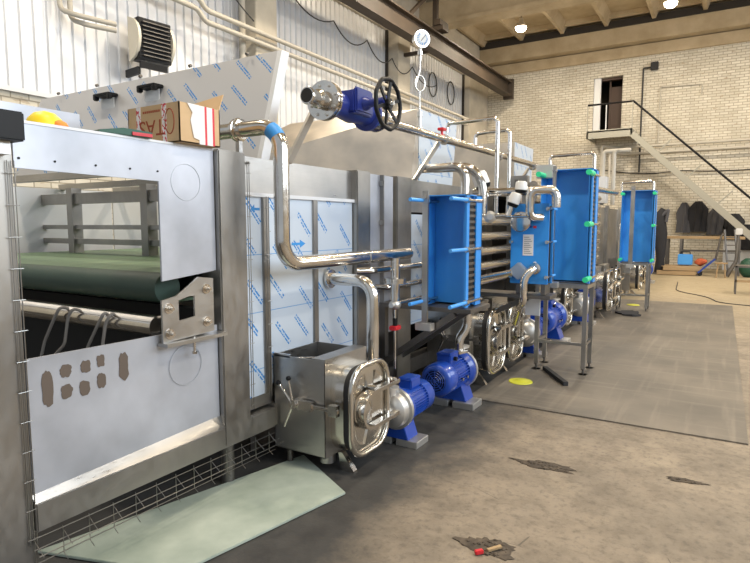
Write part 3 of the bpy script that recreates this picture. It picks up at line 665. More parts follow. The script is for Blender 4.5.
for x in (-4.62, -4.03):
    h = MB().box((x - .10, 3.06, 2.70), (x + .12, 3.16, 2.725)).box((x - .10, 3.06, 2.67), (x - .06, 3.1, 2.71)).box((x + .08, 3.06, 2.67), (x + .12, 3.1, 2.71)); h.build('handle', 'black', t, bevel=.006)
    MB().box((x - .08, 3.125, 2.58), (x + .10, 3.13, 2.69)).build('backing_plate', 'edge_white', t)
b = MB()
for k in range(5): x = -5.4 + k * .6; b.cyl((x, 3.15, 2.825), (x, 3.17, 2.835), .012)
b.build('rivets', 'steel_dark', t)
for nm, lb, Y, xl, zt, m_, depth in (('steel_hood', 'raised plain steel hood with film-covered side behind the handwheel valve', 5.40, -4.45, 2.80, 'hood', 1.0), ('steel_hood', 'second plain steel hood standing on the machine roof behind the thin hoop pipes', 8.60, -4.1, 2.85, 'hood', 1.0), ('steel_hood', 'far small grey hood above the tube bank', 13.5, -3.6, 2.8, 'satin', .8)):
    t = empty(nm, lb, 'hood', (0, 0, 0), group=None)
    if Y < 6: MB().hexa([(xl - .7, Y - 1.3, ZT), (-2.76, Y - .15, ZT), (-2.76, Y + .0, ZT), (xl - .7, Y - .9, ZT), (xl, Y, zt), (-2.76, Y, zt), (-2.76, Y + .02, zt), (xl, Y + .02, zt)]).build('front_sheet', m_, t)
    else: MB().hexa(lidpts(xl, -2.76, Y, ZT, Y, zt, .02)).build('front_sheet', m_, t)
    MB().prism([(-2.755, Y + .02, ZT), (-2.755, Y + depth - .12, ZT), (-2.755, Y + depth, zt), (-2.755, Y + .02, zt)], (-.01, 0, 0)).build('side_sheet', 'film', t)

# ================================================================ REPEATED EQUIPMENT
def make_tank(label, loc):
    # local frame: origin on the floor, body back at x=0, opening towards +x, y across
    t = empty('filter_tank', label, 'tank', loc, group='steel tanks with oval doors along the machine')
    W, D, z0, z1 = .48, .42, .12, .75
    b = MB(); th = .006
    b.box((0, 0, z0), (D, th, z1)).box((0, W - th, z0), (D, W, z1 + .0)).box((0, 0, z0), (D, W, z0 + th)).box((D - th, 0, z0), (D, W, z1)).box((.0, 0, z0), (th, W, z1))
    b.box((0, 0, z1 - .01), (.14, .02, z1 + .01)).box((D - .1, -.004, z1 - .008), (D + .004, W, z1 + .012)); b.build('tank_body', 'steel', t)
    MB().box((.02, .02, z1 - .25), (D - .02, W - .02, z1 - .2)).build('tank_inner_shade', 'dark', t)  # black sheet gives the open tank its shaded inside by colour
    MB().cyl((.05, .12, z1 - .05), (D - .08, .36, z1 - .05), .01).build('inner_rod', 'pipe', t)
    cy, cz = W / 2 + .03, .415
    b = MB(); b.loft([rrect(cy, cz, .43, .56, .14, D - .01), rrect(cy, cz, .43, .56, .14, D + .10)]); b.build('neck', 'lid', t)
    MB().loft([rrect(cy, cz, .42, .55, .135, D + .10), rrect(cy, cz, .42, .55, .135, D + .15)]).build('gasket', 'rubber', t)
    # pressed door
    d = MB(); X = D + .15
    d.tube(rrect(cy, cz, .45, .585, .15, X + .015), .018, n=10, closed=True)
    mid = V((X + .03, cy, cz)); L = rrect(cy, cz, .42, .55, .14, X + .004); L2 = rrect(cy, cz, .34, .47, .12, X + .008)
    d.loft([L, L2], cap0=True, cap1=False)
    r0 = [d.b.verts.new(p) for p in L2]; r1 = []
    for p in L2:
        v = p - V((p.x, cy, cz)); a = math.atan2(v.z, v.y); k = .55
        r1.append(d.b.verts.new((X - .02 if abs(math.sin(2 * a)) > .5 else X + .018, cy + v.y * k, cz + v.z * k)))
    c0 = d.b.verts.new((X + .022, cy, cz)); n = len(L2)
    for i in range(n):
        d.b.faces.new((r0[i], r0[(i + 1) % n], r1[(i + 1) % n], r1[i])); d.b.faces.new((r1[i], r1[(i + 1) % n], c0))
    door = d.build('door', 'lid', t)
    # clamp frame: two horizontal arms joined by a broad U band
    b = MB()
    for s in (1, -1):
        b.bar((X + .05, cy - .04, cz + s * .115), (X + .05, cy + .30, cz + s * .115), .05, .03)
    ua = [V((X + .05, cy - .04 - .13 * math.sin(a), cz + .115 * math.cos(a))) for a in [pi * k / 12 for k in range(13)]]
    L1 = []
    for p in ua:
        v = (p - V((X + .05, cy - .04, cz))).normalized()
        L1.append([p + V((.03, 0, 0)) + v * .012, p + V((-.03, 0, 0)) + v * .012, p + V((-.03, 0, 0)) - v * .012, p + V((.03, 0, 0)) - v * .012])
    b.loft(L1); b.build('clamp_frame', 'pipe', door, bevel=.003)
    b = MB().cyl((X, cy + .0, cz - .13), (X + .07, cy, cz - .13), .022, n=16).cyl((X, cy, cz + .13), (X + .06, cy, cz + .13), .018, n=16); b.build('clamp_knob', 'pipe', door)
    for s in (1, -1): MB().cyl((X - .12, W + .05, cz + .13 * s), (X + .06, W + .05, cz + .13 * s), .014).build('hinge', 'pipe', door)
    # star handle on the near side
    hx, hz = .20, .455
    b = MB().bar((hx, -.02, hz), (D + .12, -.03, hz), .018, .022).box((hx + .03, -.045, hz - .03), (hx + .14, -.012, hz + .03)).cyl((hx, .0, hz), (hx, -.06, hz), .03).box((D + .05, -.04, hz - .035), (D + .11, -.0, hz + .035)); lt = b.build('latch', 'pipe', t)
    for a, c in ((1.75, 'pipe'), (2.3 + .0, 'pipe'), (4.3, 'pipe')):
        dx, dz = math.cos(a), math.sin(a)
        MB().cyl((hx, -.05, hz), (hx + dx * .17, -.055, hz + dz * .17), .011, .008, n=10).build('handle_arm', c, lt)
    for a in (1.75, 2.3): MB().ball((hx + math.cos(a) * .17, -.055, hz + math.sin(a) * .17), .017).build('handle_tip', 'black', lt)
    MB().cyl((D - .07, .12, .05), (D - .07, .12, z0 + .01), .05).build('drain', 'steel', t)
    b = MB().prism([(D + .02, .14, 0), (D + .12, .14, 0), (D + .12, .14, .012), (D + .03, .14, .12), (D + .0, .14, .12)], (0, .04, 0)); b.build('foot', 'pipe', t)
    for y in (.06, W - .06): MB().cyl((.08, y, 0), (.08, y, z0), .02).build('foot', 'steel_dark', t)
    return t
tank = make_tank('nearest steel tank with open top, oval door and star handle', (FX, 2.82, 0))
dup(tank, (FX - .02, 5.17, 0), 'steel tank with oval door beyond the second blue motor, left of a close pair', sc=1.08)
dup(tank, (FX - .02, 5.80, 0), 'right tank of the close pair before the near steel stand', sc=1.08)
dup(tank, (FX, 8.45, 0), 'steel tank with oval door partly hidden behind the near steel stand')
dup(tank, (FX + .22, 10.1, 0), 'left tank of the far pair beneath the tube bank', sc=1.15)
dup(tank, (FX + .22, 10.9, 0), 'right tank of the far pair beneath the tube bank', sc=1.15)
dup(tank, (FX + .3, 13.9, 0), 'farthest steel tank, beyond the far stand', sc=1.1)
dup(tank, (FX + .3, 15.6, 0), 'tiny steel tank near the distant pallets')

def make_motor(label, loc, rz=0):
    # local: motor axis along +y, fan end at y=0, pump end at y=.62
    t = empty('pump_motor', label, 'motor', loc, rz, 'blue electric motors along the machine')
    z = .27; ax = (0, 1, 0)
    MB().lathe((0, 0, z), ax, [(0, .045), (.0, .10), (.012, .118), (.03, .126), (.13, .126), (.132, .118)]).build('fan_cover', 'motor', t)
    b = MB().cyl((0, -.004, z), (0, .001, z), .086)
    b.build('fan_opening', 'black', t)  # black disc, shadow behind the grille put into colour
    b = MB()
    for q in (.03, .047, .064, .081): b.tube([(q * math.cos(2 * pi * k / 24), -.006, z + q * math.sin(2 * pi * k / 24)) for k in range(24)], .003, n=6, closed=True)
    for k in range(4): a = pi * k / 4; b.cyl((-.085 * math.cos(a), -.006, z - .085 * math.sin(a)), (.085 * math.cos(a), -.006, z + .085 * math.sin(a)), .0025, n=6)
    b.build('fan_grille', 'motor', t)
    b = MB().lathe((0, .13, z), ax, [(0, .108), (.24, .108)])
    for k in range(36):
        a = 2 * pi * k / 36
        if 60 < math.degrees(a) < 120: continue
        T = Matrix.Translation((0, 0, z)) @ Matrix.Rotation(-a, 4, 'Y')
        b.box((.10, .135, -.0022), (.126, .365, .0022), T)
    b.build('finned_housing', 'motor', t)
    MB().box((-.05, .13, z + .10), (.062, .28, z + .185)).box((-.056, .12, z + .165), (.068, .29, z + .18)).build('terminal_box', 'motor', t, bevel=.008)
    MB().cyl((.06, .20, z + .135), (.085, .20, z + .135), .016).build('cable_gland', 'black', t)
    MB().lathe((0, .37, z), ax, [(0, .126), (.03, .15), (.06, .15), (.062, .10)]).build('end_shield', 'motor', t)
    MB().lathe((0, .432, z), ax, [(0, .155), (.03, .155), (.035, .135), (.09, .125), (.12, .09), (.125, .045), (.19, .045), (.19, .06), (.205, .06)]).build('pump_casing', 'alu', t)
    for k in range(8):
        a = 2 * pi * k / 8 + .2
        MB().cyl((math.cos(a) * .138, .425, z + math.sin(a) * .138), (math.cos(a) * .138, .447, z + math.sin(a) * .138), .010, n=6).build('bolt', 'pipe', t)
    MB().lathe((0, .50, z + .09), (0, 0, 1), [(0, .04), (.07, .04), (.07, .06), (.085, .06)]).build('outlet', 'alu', t)
    b = MB().prism([(-.12, .30, .05), (.12, .30, .05), (.07, .30, .19), (-.07, .30, .19)], (0, .16, 0)); b.build('pedestal', 'motor', t, bevel=.004)
    for x, y in ((.127, .22), (.127, .31)): MB().cyl((.10, y, z - .02), (.133, y, z - .02), .012, n=10).build('plug', 'pipe', t)
    MB().box((.02, .27, 0), (.19, .46, .05)).build('base_block', 'alu', t, bevel=.003)
    MB().box((-.19, .27, 0), (-.02, .46, .05)).build('base_block', 'alu', t, bevel=.003)
    return t
motor = make_motor('blue motor standing just beyond the second motor pipe, its fan cover towards the viewer', (-1.98, 4.22, 0))
motor['label'] = 'second blue motor from the viewer, its fan cover facing the viewer'
motor.scale = (1.14,) * 3
dup(motor, (-1.98, 3.98, 0), 'nearest blue motor, its round silver pump beside the first tank', pi, 1.0)
dup(motor, (-1.98, 7.28, 0), 'blue motor tucked behind the right tank door of the close pair', pi)
dup(motor, (-1.95, 7.35, 0), 'large blue motor seen through the near steel stand', 0, 1.32)
dup(motor, (-1.90, 9.98, 0), 'blue motor partly seen right of the near steel stand', pi, 1.2)
dup(motor, (-1.95, 11.6, 0), 'far blue motor beneath the distant blue exchanger', 0, 1.4)
dup(motor, (-1.80, 16.9, 0), 'farthest small blue motor near the distant pallets', 0, 1.4)

# plate heat exchangers
def make_hx(label, loc, w, d, h, sleeve, rods=(.05, .52, .95), ears=True):
    # local origin at near-left-bottom; plates perpendicular to y; channel opens towards -y
    t = empty('plate_heat_exchanger', label, 'heat exchanger', loc)
    th = .014
    MB().box((0, d - th, 0), (w, d, h)).build('rear_plate', 'blue', t, bevel=.002)
    MB().box((.015, d * .55, .01), (w - .012, d * .55 + th, h - .004)).build('pressure_plate', 'blue', t)
    MB().box((0, 0, 0), (th, d, h)).build('side_flange', 'blue', t)
    MB().box((w - th, 0, .0), (w, d * .16, h)).build('edge_flange', 'blue', t)
    MB().box((w - .05, d * .16, 0), (w - .035, d * .56, h)).build('return_flange', 'blue', t)
    MB().box((w - .014, d * .62, 0), (w, d, h)).build('side_flange', 'blue', t)
    MB().box((0, 0, h - .008), (w, d, h)).build('top_plate', 'blue', t)
    b = MB(); z = .05
    b.box((w - .03, d * .2, .03), (w - .012, d * .62, h - .03)); b.build('plate_pack', 'black', t)
    b = MB()
    while z < h - .06: b.box((w - .02, d * .18, z), (w - .006, d * .60, z + .022)); z += .048
    b.build('pack_edges', 'steel_dark', t)
    for sx, x in ((0, .035), (1, w + .004)):
        for f in rods:
            if sx == 0 and f == rods[1]: continue
            z = h * f
            r = MB().cyl((x, -.0, z), (x, d * (.55 if sx == 0 else 1.0), z), .012, n=12).build('tie_rod', 'pipe', t)
            MB().cyl((x, -.02, z), (x, .02, z), .024, n=6).build('nut', 'pipe', r)
            MB().cyl((x, -.32 * (1 if sleeve == 'sleeve_blue' else .75), z), (x, -.02, z), .015 if sleeve == 'sleeve_blue' else .028, n=12).build('protective_sleeve', sleeve, r)
    return t
A = make_hx('nearest narrow blue plate exchanger with blue rod sleeves', (-2.09, 4.22, .94), .37, .33, .90, 'sleeve_blue')
Cx = make_hx('tall blue plate exchanger with green rod sleeves on the near steel stand', (-1.70, 6.25, .985), .53, .33, 1.20, 'sleeve_green')
D = make_hx('distant blue plate exchanger with green rod caps by the staircase', (-1.63, 11.5, .90), .56, .40, 1.33, 'sleeve_green')
for x, y, z0, z1, lb, tw in ((-2.03, 4.12, .78, 1.87, 'flat upright steel bar in front of the nearest exchanger', .05), (-1.50, 6.02, .98, 2.2, 'upright steel bar between the two middle exchangers', .035), (-1.42, 11.35, .85, 2.3, 'upright steel bar before the distant exchanger', .07)):
    t = empty('support_column', lb, 'column', (x, y, 0)); MB().box((-tw / 2, -.012, z0), (tw / 2, .012, z1)).build('bar', 'steel', t, bevel=.002)
    MB().box((-.07, -.04, z0 - .03), (.07, .04, z0 + .03)).build('clamp', 'alu', t, bevel=.004)
    MB().cyl((-.0, -.03, z1 - .05), (0, .03, z1 - .05), .02, n=6).build('nut', 'pipe', t)
# exchanger with ports and name plate
t = empty('plate_heat_exchanger', 'blue exchanger front plate with white name plate and pipe connections', 'heat exchanger', (-1.745, 5.4, 1.04))
MB().box((0, 0, 0), (.36, .018, .76)).build('frame_plate', 'blue', t, bevel=.003)
MB().box((.02, .018, .02), (.34, .16, .74)).build('plate_pack', 'black', t)
MB().box((0, .16, 0), (.36, .18, .76)).build('rear_plate', 'blue', t, bevel=.003)
for sx in (.012, .352):
    for z in (.07, .40, .71):
        r = MB().cyl((sx, -.06, z), (sx, .24, z), .010, n=10).build('tie_rod', 'pipe', t)
        MB().cyl((sx, -.03, z), (sx, -.002, z), .02, n=6).build('nut', 'pipe', r); MB().cyl((sx, .18, z), (sx, .30, z), .012, n=10).build('protective_sleeve', 'sleeve_blue', r)
p = MB().box((.12, -.003, .27), (.22, 0, .47)).build('name_plate', 'paper', t)
b = MB()
for k in range(9): b.box((.13, -.0045, .29 + k * .019), (.205 - (k % 3) * .012, -.003, .294 + k * .019))
b.build('printed_lines', 'cloth_grey', p)
MB().box((.13, -.003, .535), (.20, 0, .55)).build('printed_strip', 'valve_blue', t)
MB().box((.215, -.003, .53), (.245, 0, .552)).build('printed_strip', 'tape_red', t)
MB().cyl((.24, -.004, .20), (.24, 0, .20), .015).build('round_sticker', 'paper', t)
for x in (.06, .3): MB().box((x, .0, -.10), (x + .04, .18, 0)).build('foot', 'steel_dark', t)

# stands
def make_stand(label, loc, w, d, h, z_cross=.42):
    t = empty('steel_stand', label, 'stand', loc, 0, 'tubular stands carrying the exchangers')
    s = .045
    for i, (x, y) in enumerate(((0, 0), (w, 0), (w, d), (0, d))):
        lg = MB().box((x - s / 2, y - s / 2, .07), (x + s / 2, y + s / 2, h - .045)).build('leg', 'steel', t, bevel=.003)
        MB().cyl((x, y, 0), (x, y, .012), .05).cyl((x, y, .012), (x, y, .12), .012, n=10).cyl((x, y, .06), (x, y, .075), .022, n=6).build('levelling_foot', 'steel_dark', lg)
    b = MB()
    for p, q in (((-s / 2, 0), (w + s / 2, 0)), ((-s / 2, d), (w + s / 2, d)), ((0, 0), (0, d)), ((w, 0), (w, d))): b.bar((p[0], p[1], h - .0225), (q[0], q[1], h - .0225), s, s)
    b.build('top_frame', 'steel', t)
    b = MB()
    for p, q in (((0, 0), (w, 0)), ((0, 0), (0, d)), ((w, 0), (w, d))): b.bar((p[0], p[1], z_cross), (q[0], q[1], z_cross), .03, .03)
    b.build('lower_rail', 'steel', t)
    return t
st = make_stand('near tubular steel stand under the tall blue exchanger', (-1.70, 6.25, 0), .50, .34, .975, .33)
dup(st, (-1.64, 11.5, 0), 'far tubular steel stand under the distant exchanger').scale = (1, 1, .92)
tag(MB().box((-1.76, 6.30, .976), (-1.16, 6.55, .984)).build('support_plate', 'steel_dark'), 'thin dark plate between near stand and tall exchanger', 'plate')
t = empty('wall_console', 'dark steel bracket with slanted strut carrying the nearest exchanger', 'bracket', (0, 0, 0))
MB().box((-2.5, 4.18, .90), (-1.66, 4.62, .935)).build('shelf', 'steel_dark', t, bevel=.003)
for y in (4.2, 4.58): MB().bar((-2.48, y, .40), (-1.80, y, .89), .05, .05).build('strut', 'steel_dark', t)
MB().box((-2.5, 4.18, .1), (-2.44, 4.24, .92)).build('upright', 'steel_dark', t)
t = empty('wall_console', 'dark steel cabinet-like bracket beneath the exchanger with the name plate', 'bracket', (0, 0, 0))
MB().box((-2.5, 5.38, .90), (-1.35, 5.65, .935)).build('shelf', 'steel_dark', t)
MB().bar((-2.48, 5.5, .45), (-1.60, 5.5, .89), .05, .05).build('strut', 'steel_dark', t)
MB().box((-1.62, 5.52, .72), (-1.48, 5.54, .90)).build('label_plate', 'edge_white', t)
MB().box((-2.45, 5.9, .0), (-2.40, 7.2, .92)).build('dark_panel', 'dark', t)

# ================================================================ PIPING
t = empty('steam_pipe', 'thick polished pipe bending down past the film panels to the nearest exchanger', 'pipe', (0, 0, 0))
MB().tube([(-3.3, 2.67, 2.19), (-2.28, 2.67, 2.19), (-2.28, 2.67, 1.36), (-2.28, 4.3, 1.36)], .048, .15, n=24, seg=10).build('pipe', 'pipe', t)
MB().lathe((-2.62, 2.67, 2.19), (1, 0, 0), [(-.03, .05), (-.028, .066), (-.008, .066), (-.006, .075), (.006, .075), (.008, .066), (.028, .066), (.03, .05)]).build('union', 'pipe', t)
b = MB().bar((-2.62, 2.67, 1.60), (-2.62, 2.67, 2.16), .03, .03).cyl((-2.70, 2.64, 1.98), (-2.5, 2.64, 1.98), .008, n=8); b.build('hanger', 'steel', t)
MB().tube([(-2.43 + .15 * math.cos(a), 2.67, 2.04 + .15 * math.sin(a)) for a in [.55 + .1 * k for k in range(6)]], .0495, n=20).build('blue_tape', 'mark_blue', t)
MB().lathe((-2.28, 3.62, 1.36), (0, 1, 0), [(-.008, .049), (-.006, .052), (.006, .052), (.008, .049)]).build('weld', 'steel', t)
t = empty('drain_pipe', 'bent polished pipe dropping behind the first tank to the nearest motor pump', 'pipe', (0, 0, 0))
MB().tube([(-2.5, 3.46, 1.20), (-2.12, 3.46, 1.20), (-2.12, 3.46, .38)], .045, .13, n=20, seg=8).build('pipe', 'pipe', t)
MB().lathe((-2.5, 3.46, 1.20), (1, 0, 0), [(0, .07), (.02, .07), (.022, .05)]).build('flange', 'pipe', t)
t = empty('valve_pipe', 'short upright pipe with wide flange and small red-handled valve beside the exchanger', 'pipe', (-2.2, 3.93, 0))
MB().cyl((0, 0, 1.0), (0, 0, 1.34), .036, n=20).build('pipe', 'pipe', t)
MB().lathe((0, 0, 1.14), (0, 0, 1), [(0, .085), (.018, .085), (.02, .088), (.04, .088)]).build('flange', 'pipe', t)
MB().ball((0, 0, .97), .05, (1, 1, .9)).cyl((0, -.07, .97), (0, .07, .97), .02).build('valve_body', 'alu', t)
MB().cyl((0, 0, .45), (0, 0, .93), .010, n=10).build('stem', 'pipe', t)
MB().box((-.03, -.05, .765), (.03, .05, .80)).build('red_handle', 'red', t, bevel=.006)
MB().lathe((0, 0, .80), (0, 0, 1), [(0, .02), (.06, .02)]).build('coupling', 'black', t)
g = 'thin process pipes left of the nearest exchanger'
pipe_thing('process_pipe', 'thin upper pipe running level into the left of the nearest exchanger', 'pipe', [(-2.45, 3.75, 1.24), (-2.36, 3.85, 1.24), (-2.30, 5.2, 1.24)], .026, 'pipe', .05, g)
pipe_thing('process_pipe', 'thin middle pipe running level behind the red-handled valve', 'pipe', [(-2.49, 4.08, 1.08), (-2.37, 4.12, 1.08), (-2.37, 5.3, 1.08)], .024, 'pipe', .03, g)
pipe_thing('process_pipe', 'thin lowest pipe from the small valve to the nearest exchanger', 'pipe', [(-2.2, 3.98, .97), (-2.2, 4.7, .97)], .022, 'pipe', 0, g)
t = empty('pump_pipe', 'short curved pipe with flange rising from the second motor pump', 'pipe', (0, 0, 0))
MB().tube([(-1.98, 4.72, .44), (-1.98, 4.72, .58), (-1.93, 4.78, .68), (-1.93, 4.78, .90)], .042, .05, n=18).build('pipe', 'pipe', t)
MB().lathe((-1.98, 4.72, .44), (0, 0, 1), [(0, .08), (.02, .08), (.022, .085), (.042, .085)]).build('flange', 'pipe', t)
# manifold on diagonal brackets
t = empty('overhead_manifold', 'long polished pipe running above the machine from the handwheel valve to the back', 'pipe', (0, 0, 0))
MB().cyl((-2.3, 4.00, 2.40), (-2.3, 8.8, 2.44), .036, n=20).build('pipe', 'pipe', t)
for p, q in (((-2.42, 3.20, 2.40), (-2.52, 3.03, 2.02)), ((-2.36, 5.05, 2.38), (-2.52, 4.86, 2.02)), ((-2.36, 8.0, 2.38), (-2.52, 7.8, 2.02))): MB().bar(p, q, .05, .02, (1, 0, 0)).build('bracket', 'steel', t)
for y in (5.05, 6.6, 8.0): MB().lathe((-2.3, y, 2.405), (0, 1, 0), [(-.012, .04), (-.01, .05), (.01, .05), (.012, .04)]).build('collar', 'pipe', t)
pipe_thing('overhead_manifold', 'far grey pipe leading from tall exchanger towards the distant exchanger', 'pipe', [(-1.9, 7.6, 2.16), (-1.75, 11.6, 2.20)], .05, 'pipe', 0)
# handwheel valve
t = empty('gate_valve', 'dark blue valve with black handwheel and flanges on the overhead pipe', 'valve', (-2.3, 3.45, 2.42))
MB().lathe((0, 0, 0), (0, 1, 0), [(-.50, .052), (-.49, .056), (-.47, .048), (-.40, .048), (-.385, .062), (-.36, .062), (-.355, .05), (-.32, .05)]).build('stub_pipe', 'pipe', t)
MB().cyl((0, -.502, 0), (0, -.497, 0), .045).build('bore', 'dark', t)
for y, r in ((-.33, .128), (-.30, .128), (.34, .115)):
    f = MB().lathe((0, y, 0), (0, 1, 0), [(0, r), (.02, r)], n=36).build('flange', 'pipe', t)
    if y != -.30:
        for k in range(8):
            a = 2 * pi * k / 8 + .3; MB().cyl((math.cos(a) * r * .78, y - .012, math.sin(a) * r * .78), (math.cos(a) * r * .78, y + .05, math.sin(a) * r * .78), .011, n=6).build('bolt', 'alu', f)
MB().lathe((0, 0, 0), (0, 1, 0), [(-.28, .105), (-.26, .105), (-.25, .075), (-.10, .085), (.0, .10), (.12, .085), (.20, .09), (.21, .125), (.235, .125)]).build('valve_body', 'valve_blue', t)
b = MB().box((-.02, -.13, -.055), (.12, .12, .10)).box((.10, -.12, -.05), (.13, .10, .12)); b.build('bonnet', 'valve_blue', t, bevel=.012)
MB().lathe((.12, -.01, .02), (1, 0, 0), [(0, .05), (.03, .045), (.05, .03), (.15, .028), (.16, .035), (.18, .035)]).build('stem_housing', 'valve_blue', t)
MB().cyl((0, .21, 0), (0, .55, 0), .045).build('outlet_pipe', 'pipe', t)
MB().lathe((0, .25, 0), (0, 1, 0), [(0, .075), (.05, .095), (.08, .095)]).build('reducer', 'pipe', t)
MB().cyl((.30, -.01, 0), (.36, -.01, 0), .015).build('spindle', 'pipe', t)
wc = V((.31, 0, 0)); R = .165
b = MB().tube([(wc.x, wc.y + R * math.cos(2 * pi * k / 36) * (1 + .02 * math.cos(9 * 2 * pi * k / 36)), R * math.sin(2 * pi * k / 36) * (1 + .02 * math.cos(9 * 2 * pi * k / 36))) for k in range(36)], .015, n=10, closed=True)
for k in range(6):
    a = 2 * pi * k / 6 + .3; b.bar((wc.x - .01, wc.y, 0), (wc.x, wc.y + R * math.cos(a), R * math.sin(a)), .012, .022)
b.cyl((wc.x - .03, wc.y, 0), (wc.x + .02, wc.y, 0), .035); b.build('handwheel', 'black', t)
# pressure gauge
t = empty('pressure_gauge', 'round steel pressure gauge with white dial on a looped siphon tube', 'gauge', (-2.4, 4.73, 0))
fd = V((.80, -.58, -.05)).normalized(); gc = V((0, 0, 3.25))
MB().lathe(gc - fd * .03, fd, [(0, .066), (.01, .072), (.055, .072), (.06, .076), (.07, .076), (.07, .062)], n=36).build('case', 'pipe', t)
d = MB().lathe(gc + fd * .042, fd, [(0, .060), (.003, .060)], n=36).build('dial', 'white', t)
MB().bar(gc + fd * .048 - V((.01, .01, .02)), gc + fd * .048 + V((.018, .025, .035)), .009, .004).build('needle', 'black', t)
sr = fd.cross(V((0, 0, 1))).normalized(); b = MB()
for k in range(13):
    a = -pi / 4 + 1.5 * pi * k / 12; dd = sr * math.cos(a) + sr.cross(fd) * math.sin(a) * -1
    b.bar(gc + fd * .047 + dd * .036, gc + fd * .047 + dd * .055, .008, .003)
b.build('scale_marks', 'mark_blue', t)
MB().lathe((0, 0, 3.06), (0, 0, 1), [(0, .012), (.05, .012), (.055, .024), (.09, .024), (.095, .014), (.13, .014)]).build('socket', 'pipe', t)
lp = [V((0, 0, 2.46)), V((0, 0, 2.80))] + [V((sr.x * .05 * math.sin(a), sr.y * .05 * math.sin(a), 2.87 - .07 * math.cos(a))) for a in [2 * pi * k / 16 for k in range(1, 20)]] + [V((0, 0, 2.99)), V((0, 0, 3.07))]
MB().tube(lp, .0075, 0, n=10).build('siphon_tube', 'pipe', t)
MB().lathe((0, 0, 2.43), (0, 0, 1), [(0, .03), (.06, .03), (.065, .018), (.14, .018), (.145, .026), (.19, .026)]).build('valve_block', 'alu', t)
tag(MB().box((-2.34, 4.98, 2.485), (-2.28, 5.06, 2.51)).cyl((-2.31, 5.02, 2.43), (-2.31, 5.02, 2.49), .012).build('red_lever', 'red', bevel=.004), 'small red lever on the overhead pipe right of the gauge', 'lever')
# hoop pipes
for i, (xl, xr, y, zl, zr, zb, lb, r) in enumerate(((-2.61, -2.04, 5.8, 2.6, 2.70, 1.72, 'tall thin hoop pipe, the left and highest over the white actuators', .021), (-2.48, -2.075, 6.3, 2.5, 2.65, 1.72, 'thin hoop pipe just right of the highest one', .021),
        (-2.19, -1.58, 8.5, 2.45, 2.60, 1.2, 'thin hoop pipe rising above the tall exchanger', .024), (-1.85, -1.25, 13.0, 2.3, 2.49, 1.0, 'thin hoop pipe above the distant exchanger', .03))):
    pipe_thing('hoop_pipe', lb, 'pipe', [(xl, y, zl), (xl, y, zr - .01), (xr, y, zr), (xr, y, zb)], r, 'pipe', .05, 'thin hoop-shaped pipes above the machine')
# elbows behind exchanger A
t = empty('elbow_pipe', 'front thick elbow pipe bending down behind the nearest exchanger', 'pipe', (0, 0, 0))
MB().tube([(-2.52, 5.0, 2.14), (-2.06, 5.0, 2.14), (-2.06, 5.0, 1.7)], .042, .12, n=20, seg=8).build('pipe', 'pipe', t)
t = empty('elbow_pipe', 'rear thick elbow pipe beside the front one behind the nearest exchanger', 'pipe', (0, 0, 0))
MB().tube([(-2.5, 5.25, 2.16), (-2.10, 5.25, 2.16), (-1.98, 5.25, 2.0), (-1.98, 5.25, 1.7)], .042, .10, n=20, seg=8).build('pipe', 'pipe', t)
pipe_thing('cross_pipe', 'horizontal polished pipe behind the white actuators', 'pipe', [(-2.15, 5.45, 1.92), (-1.52, 5.45, 1.92)], .04, 'pipe', 0)
# actuators
def actuator(label, loc, ax, r, L, body='white'):
    t = empty('valve_actuator', label, 'actuator', loc, 0, 'white valve actuator heads'); a = V(ax).normalized()
    MB().lathe((0, 0, 0), a, [(0, r * .8), (.005, r), (L * .8, r), (L, r * .85)]).build('head', body, t)
    MB().lathe(a * L, a, [(0, r * .7), (.006, r * .6), (.0061, .001)]).build('cap', 'alu', t)
    MB().lathe(-a * .03, a, [(0, r * .8), (.03, r * 1.02)]).build('collar', 'black', t)
    MB().lathe(-a * .12, a, [(0, .025), (.09, .02), (.092, r * .6)]).build('spindle', 'pipe', t)
    return t
actuator('largest white actuator head, directly behind the top right corner of the nearest exchanger', (-2.00, 5.30, 1.98), (-.4, -.1, 1), .075, .13)
actuator('upper white actuator head left of the U-shaped elbow', (-1.66, 5.40, 1.93), (.1, 0, 1), .055, .08)
actuator('lower white actuator head tilted with a black collar', (-1.70, 5.30, 1.80), (.35, .1, 1), .055, .10)
t = empty('butterfly_valve', 'round steel valve disc at the top port of the name plate exchanger', 'valve', (-1.63, 5.33, 1.63))
MB().lathe((0, 0, 0), (0, 1, 0), [(-.02, .085), (-.015, .095), (.02, .095), (.03, .06), (.07, .05)], n=30).build('disc', 'pipe', t)
MB().cyl((-.14, -.02, .05), (.14, -.02, .05), .013).build('lever', 'pipe', t)
t = empty('small_valve', 'small steel valve cluster left of the white actuators', 'valve', (-1.98, 5.45, 1.68))
MB().lathe((0, 0, 0), (.4, -1, 0), [(-.04, .03), (-.02, .06), (.03, .06), (.04, .03), (.06, .03)]).build('valve_body', 'alu', t)
MB().cyl((-.12, 0, .0), (.26, 0, .02), .02).cyl((.18, 0, .0), (.18, 0, .12), .018).build('link_pipe', 'pipe', t)
t = empty('u_elbow_pipe', 'thick polished U-shaped pipe on the top port of the name plate exchanger', 'pipe', (0, 0, 0))
MB().tube([(-1.45, 5.39, 1.67), (-1.54, 5.30, 1.67), (-1.54, 5.30, 1.92), (-1.315, 5.36, 1.92), (-1.315, 5.36, 1.76)], .040, .07, n=20, seg=8).build('pipe', 'pipe', t)
t = empty('lower_port_valve', 'diamond-shaped steel valve at the lower port with a slanted rod to the left', 'valve', (-1.64, 5.33, 1.16))
MB().loft([[(-.10, -.03, 0), (0, -.03, -.08), (.10, -.03, 0), (0, -.03, .09)], [(-.10, .05, 0), (0, .05, -.08), (.10, .05, 0), (0, .05, .09)]]).build('valve_body', 'alu', t, bevel=.008)
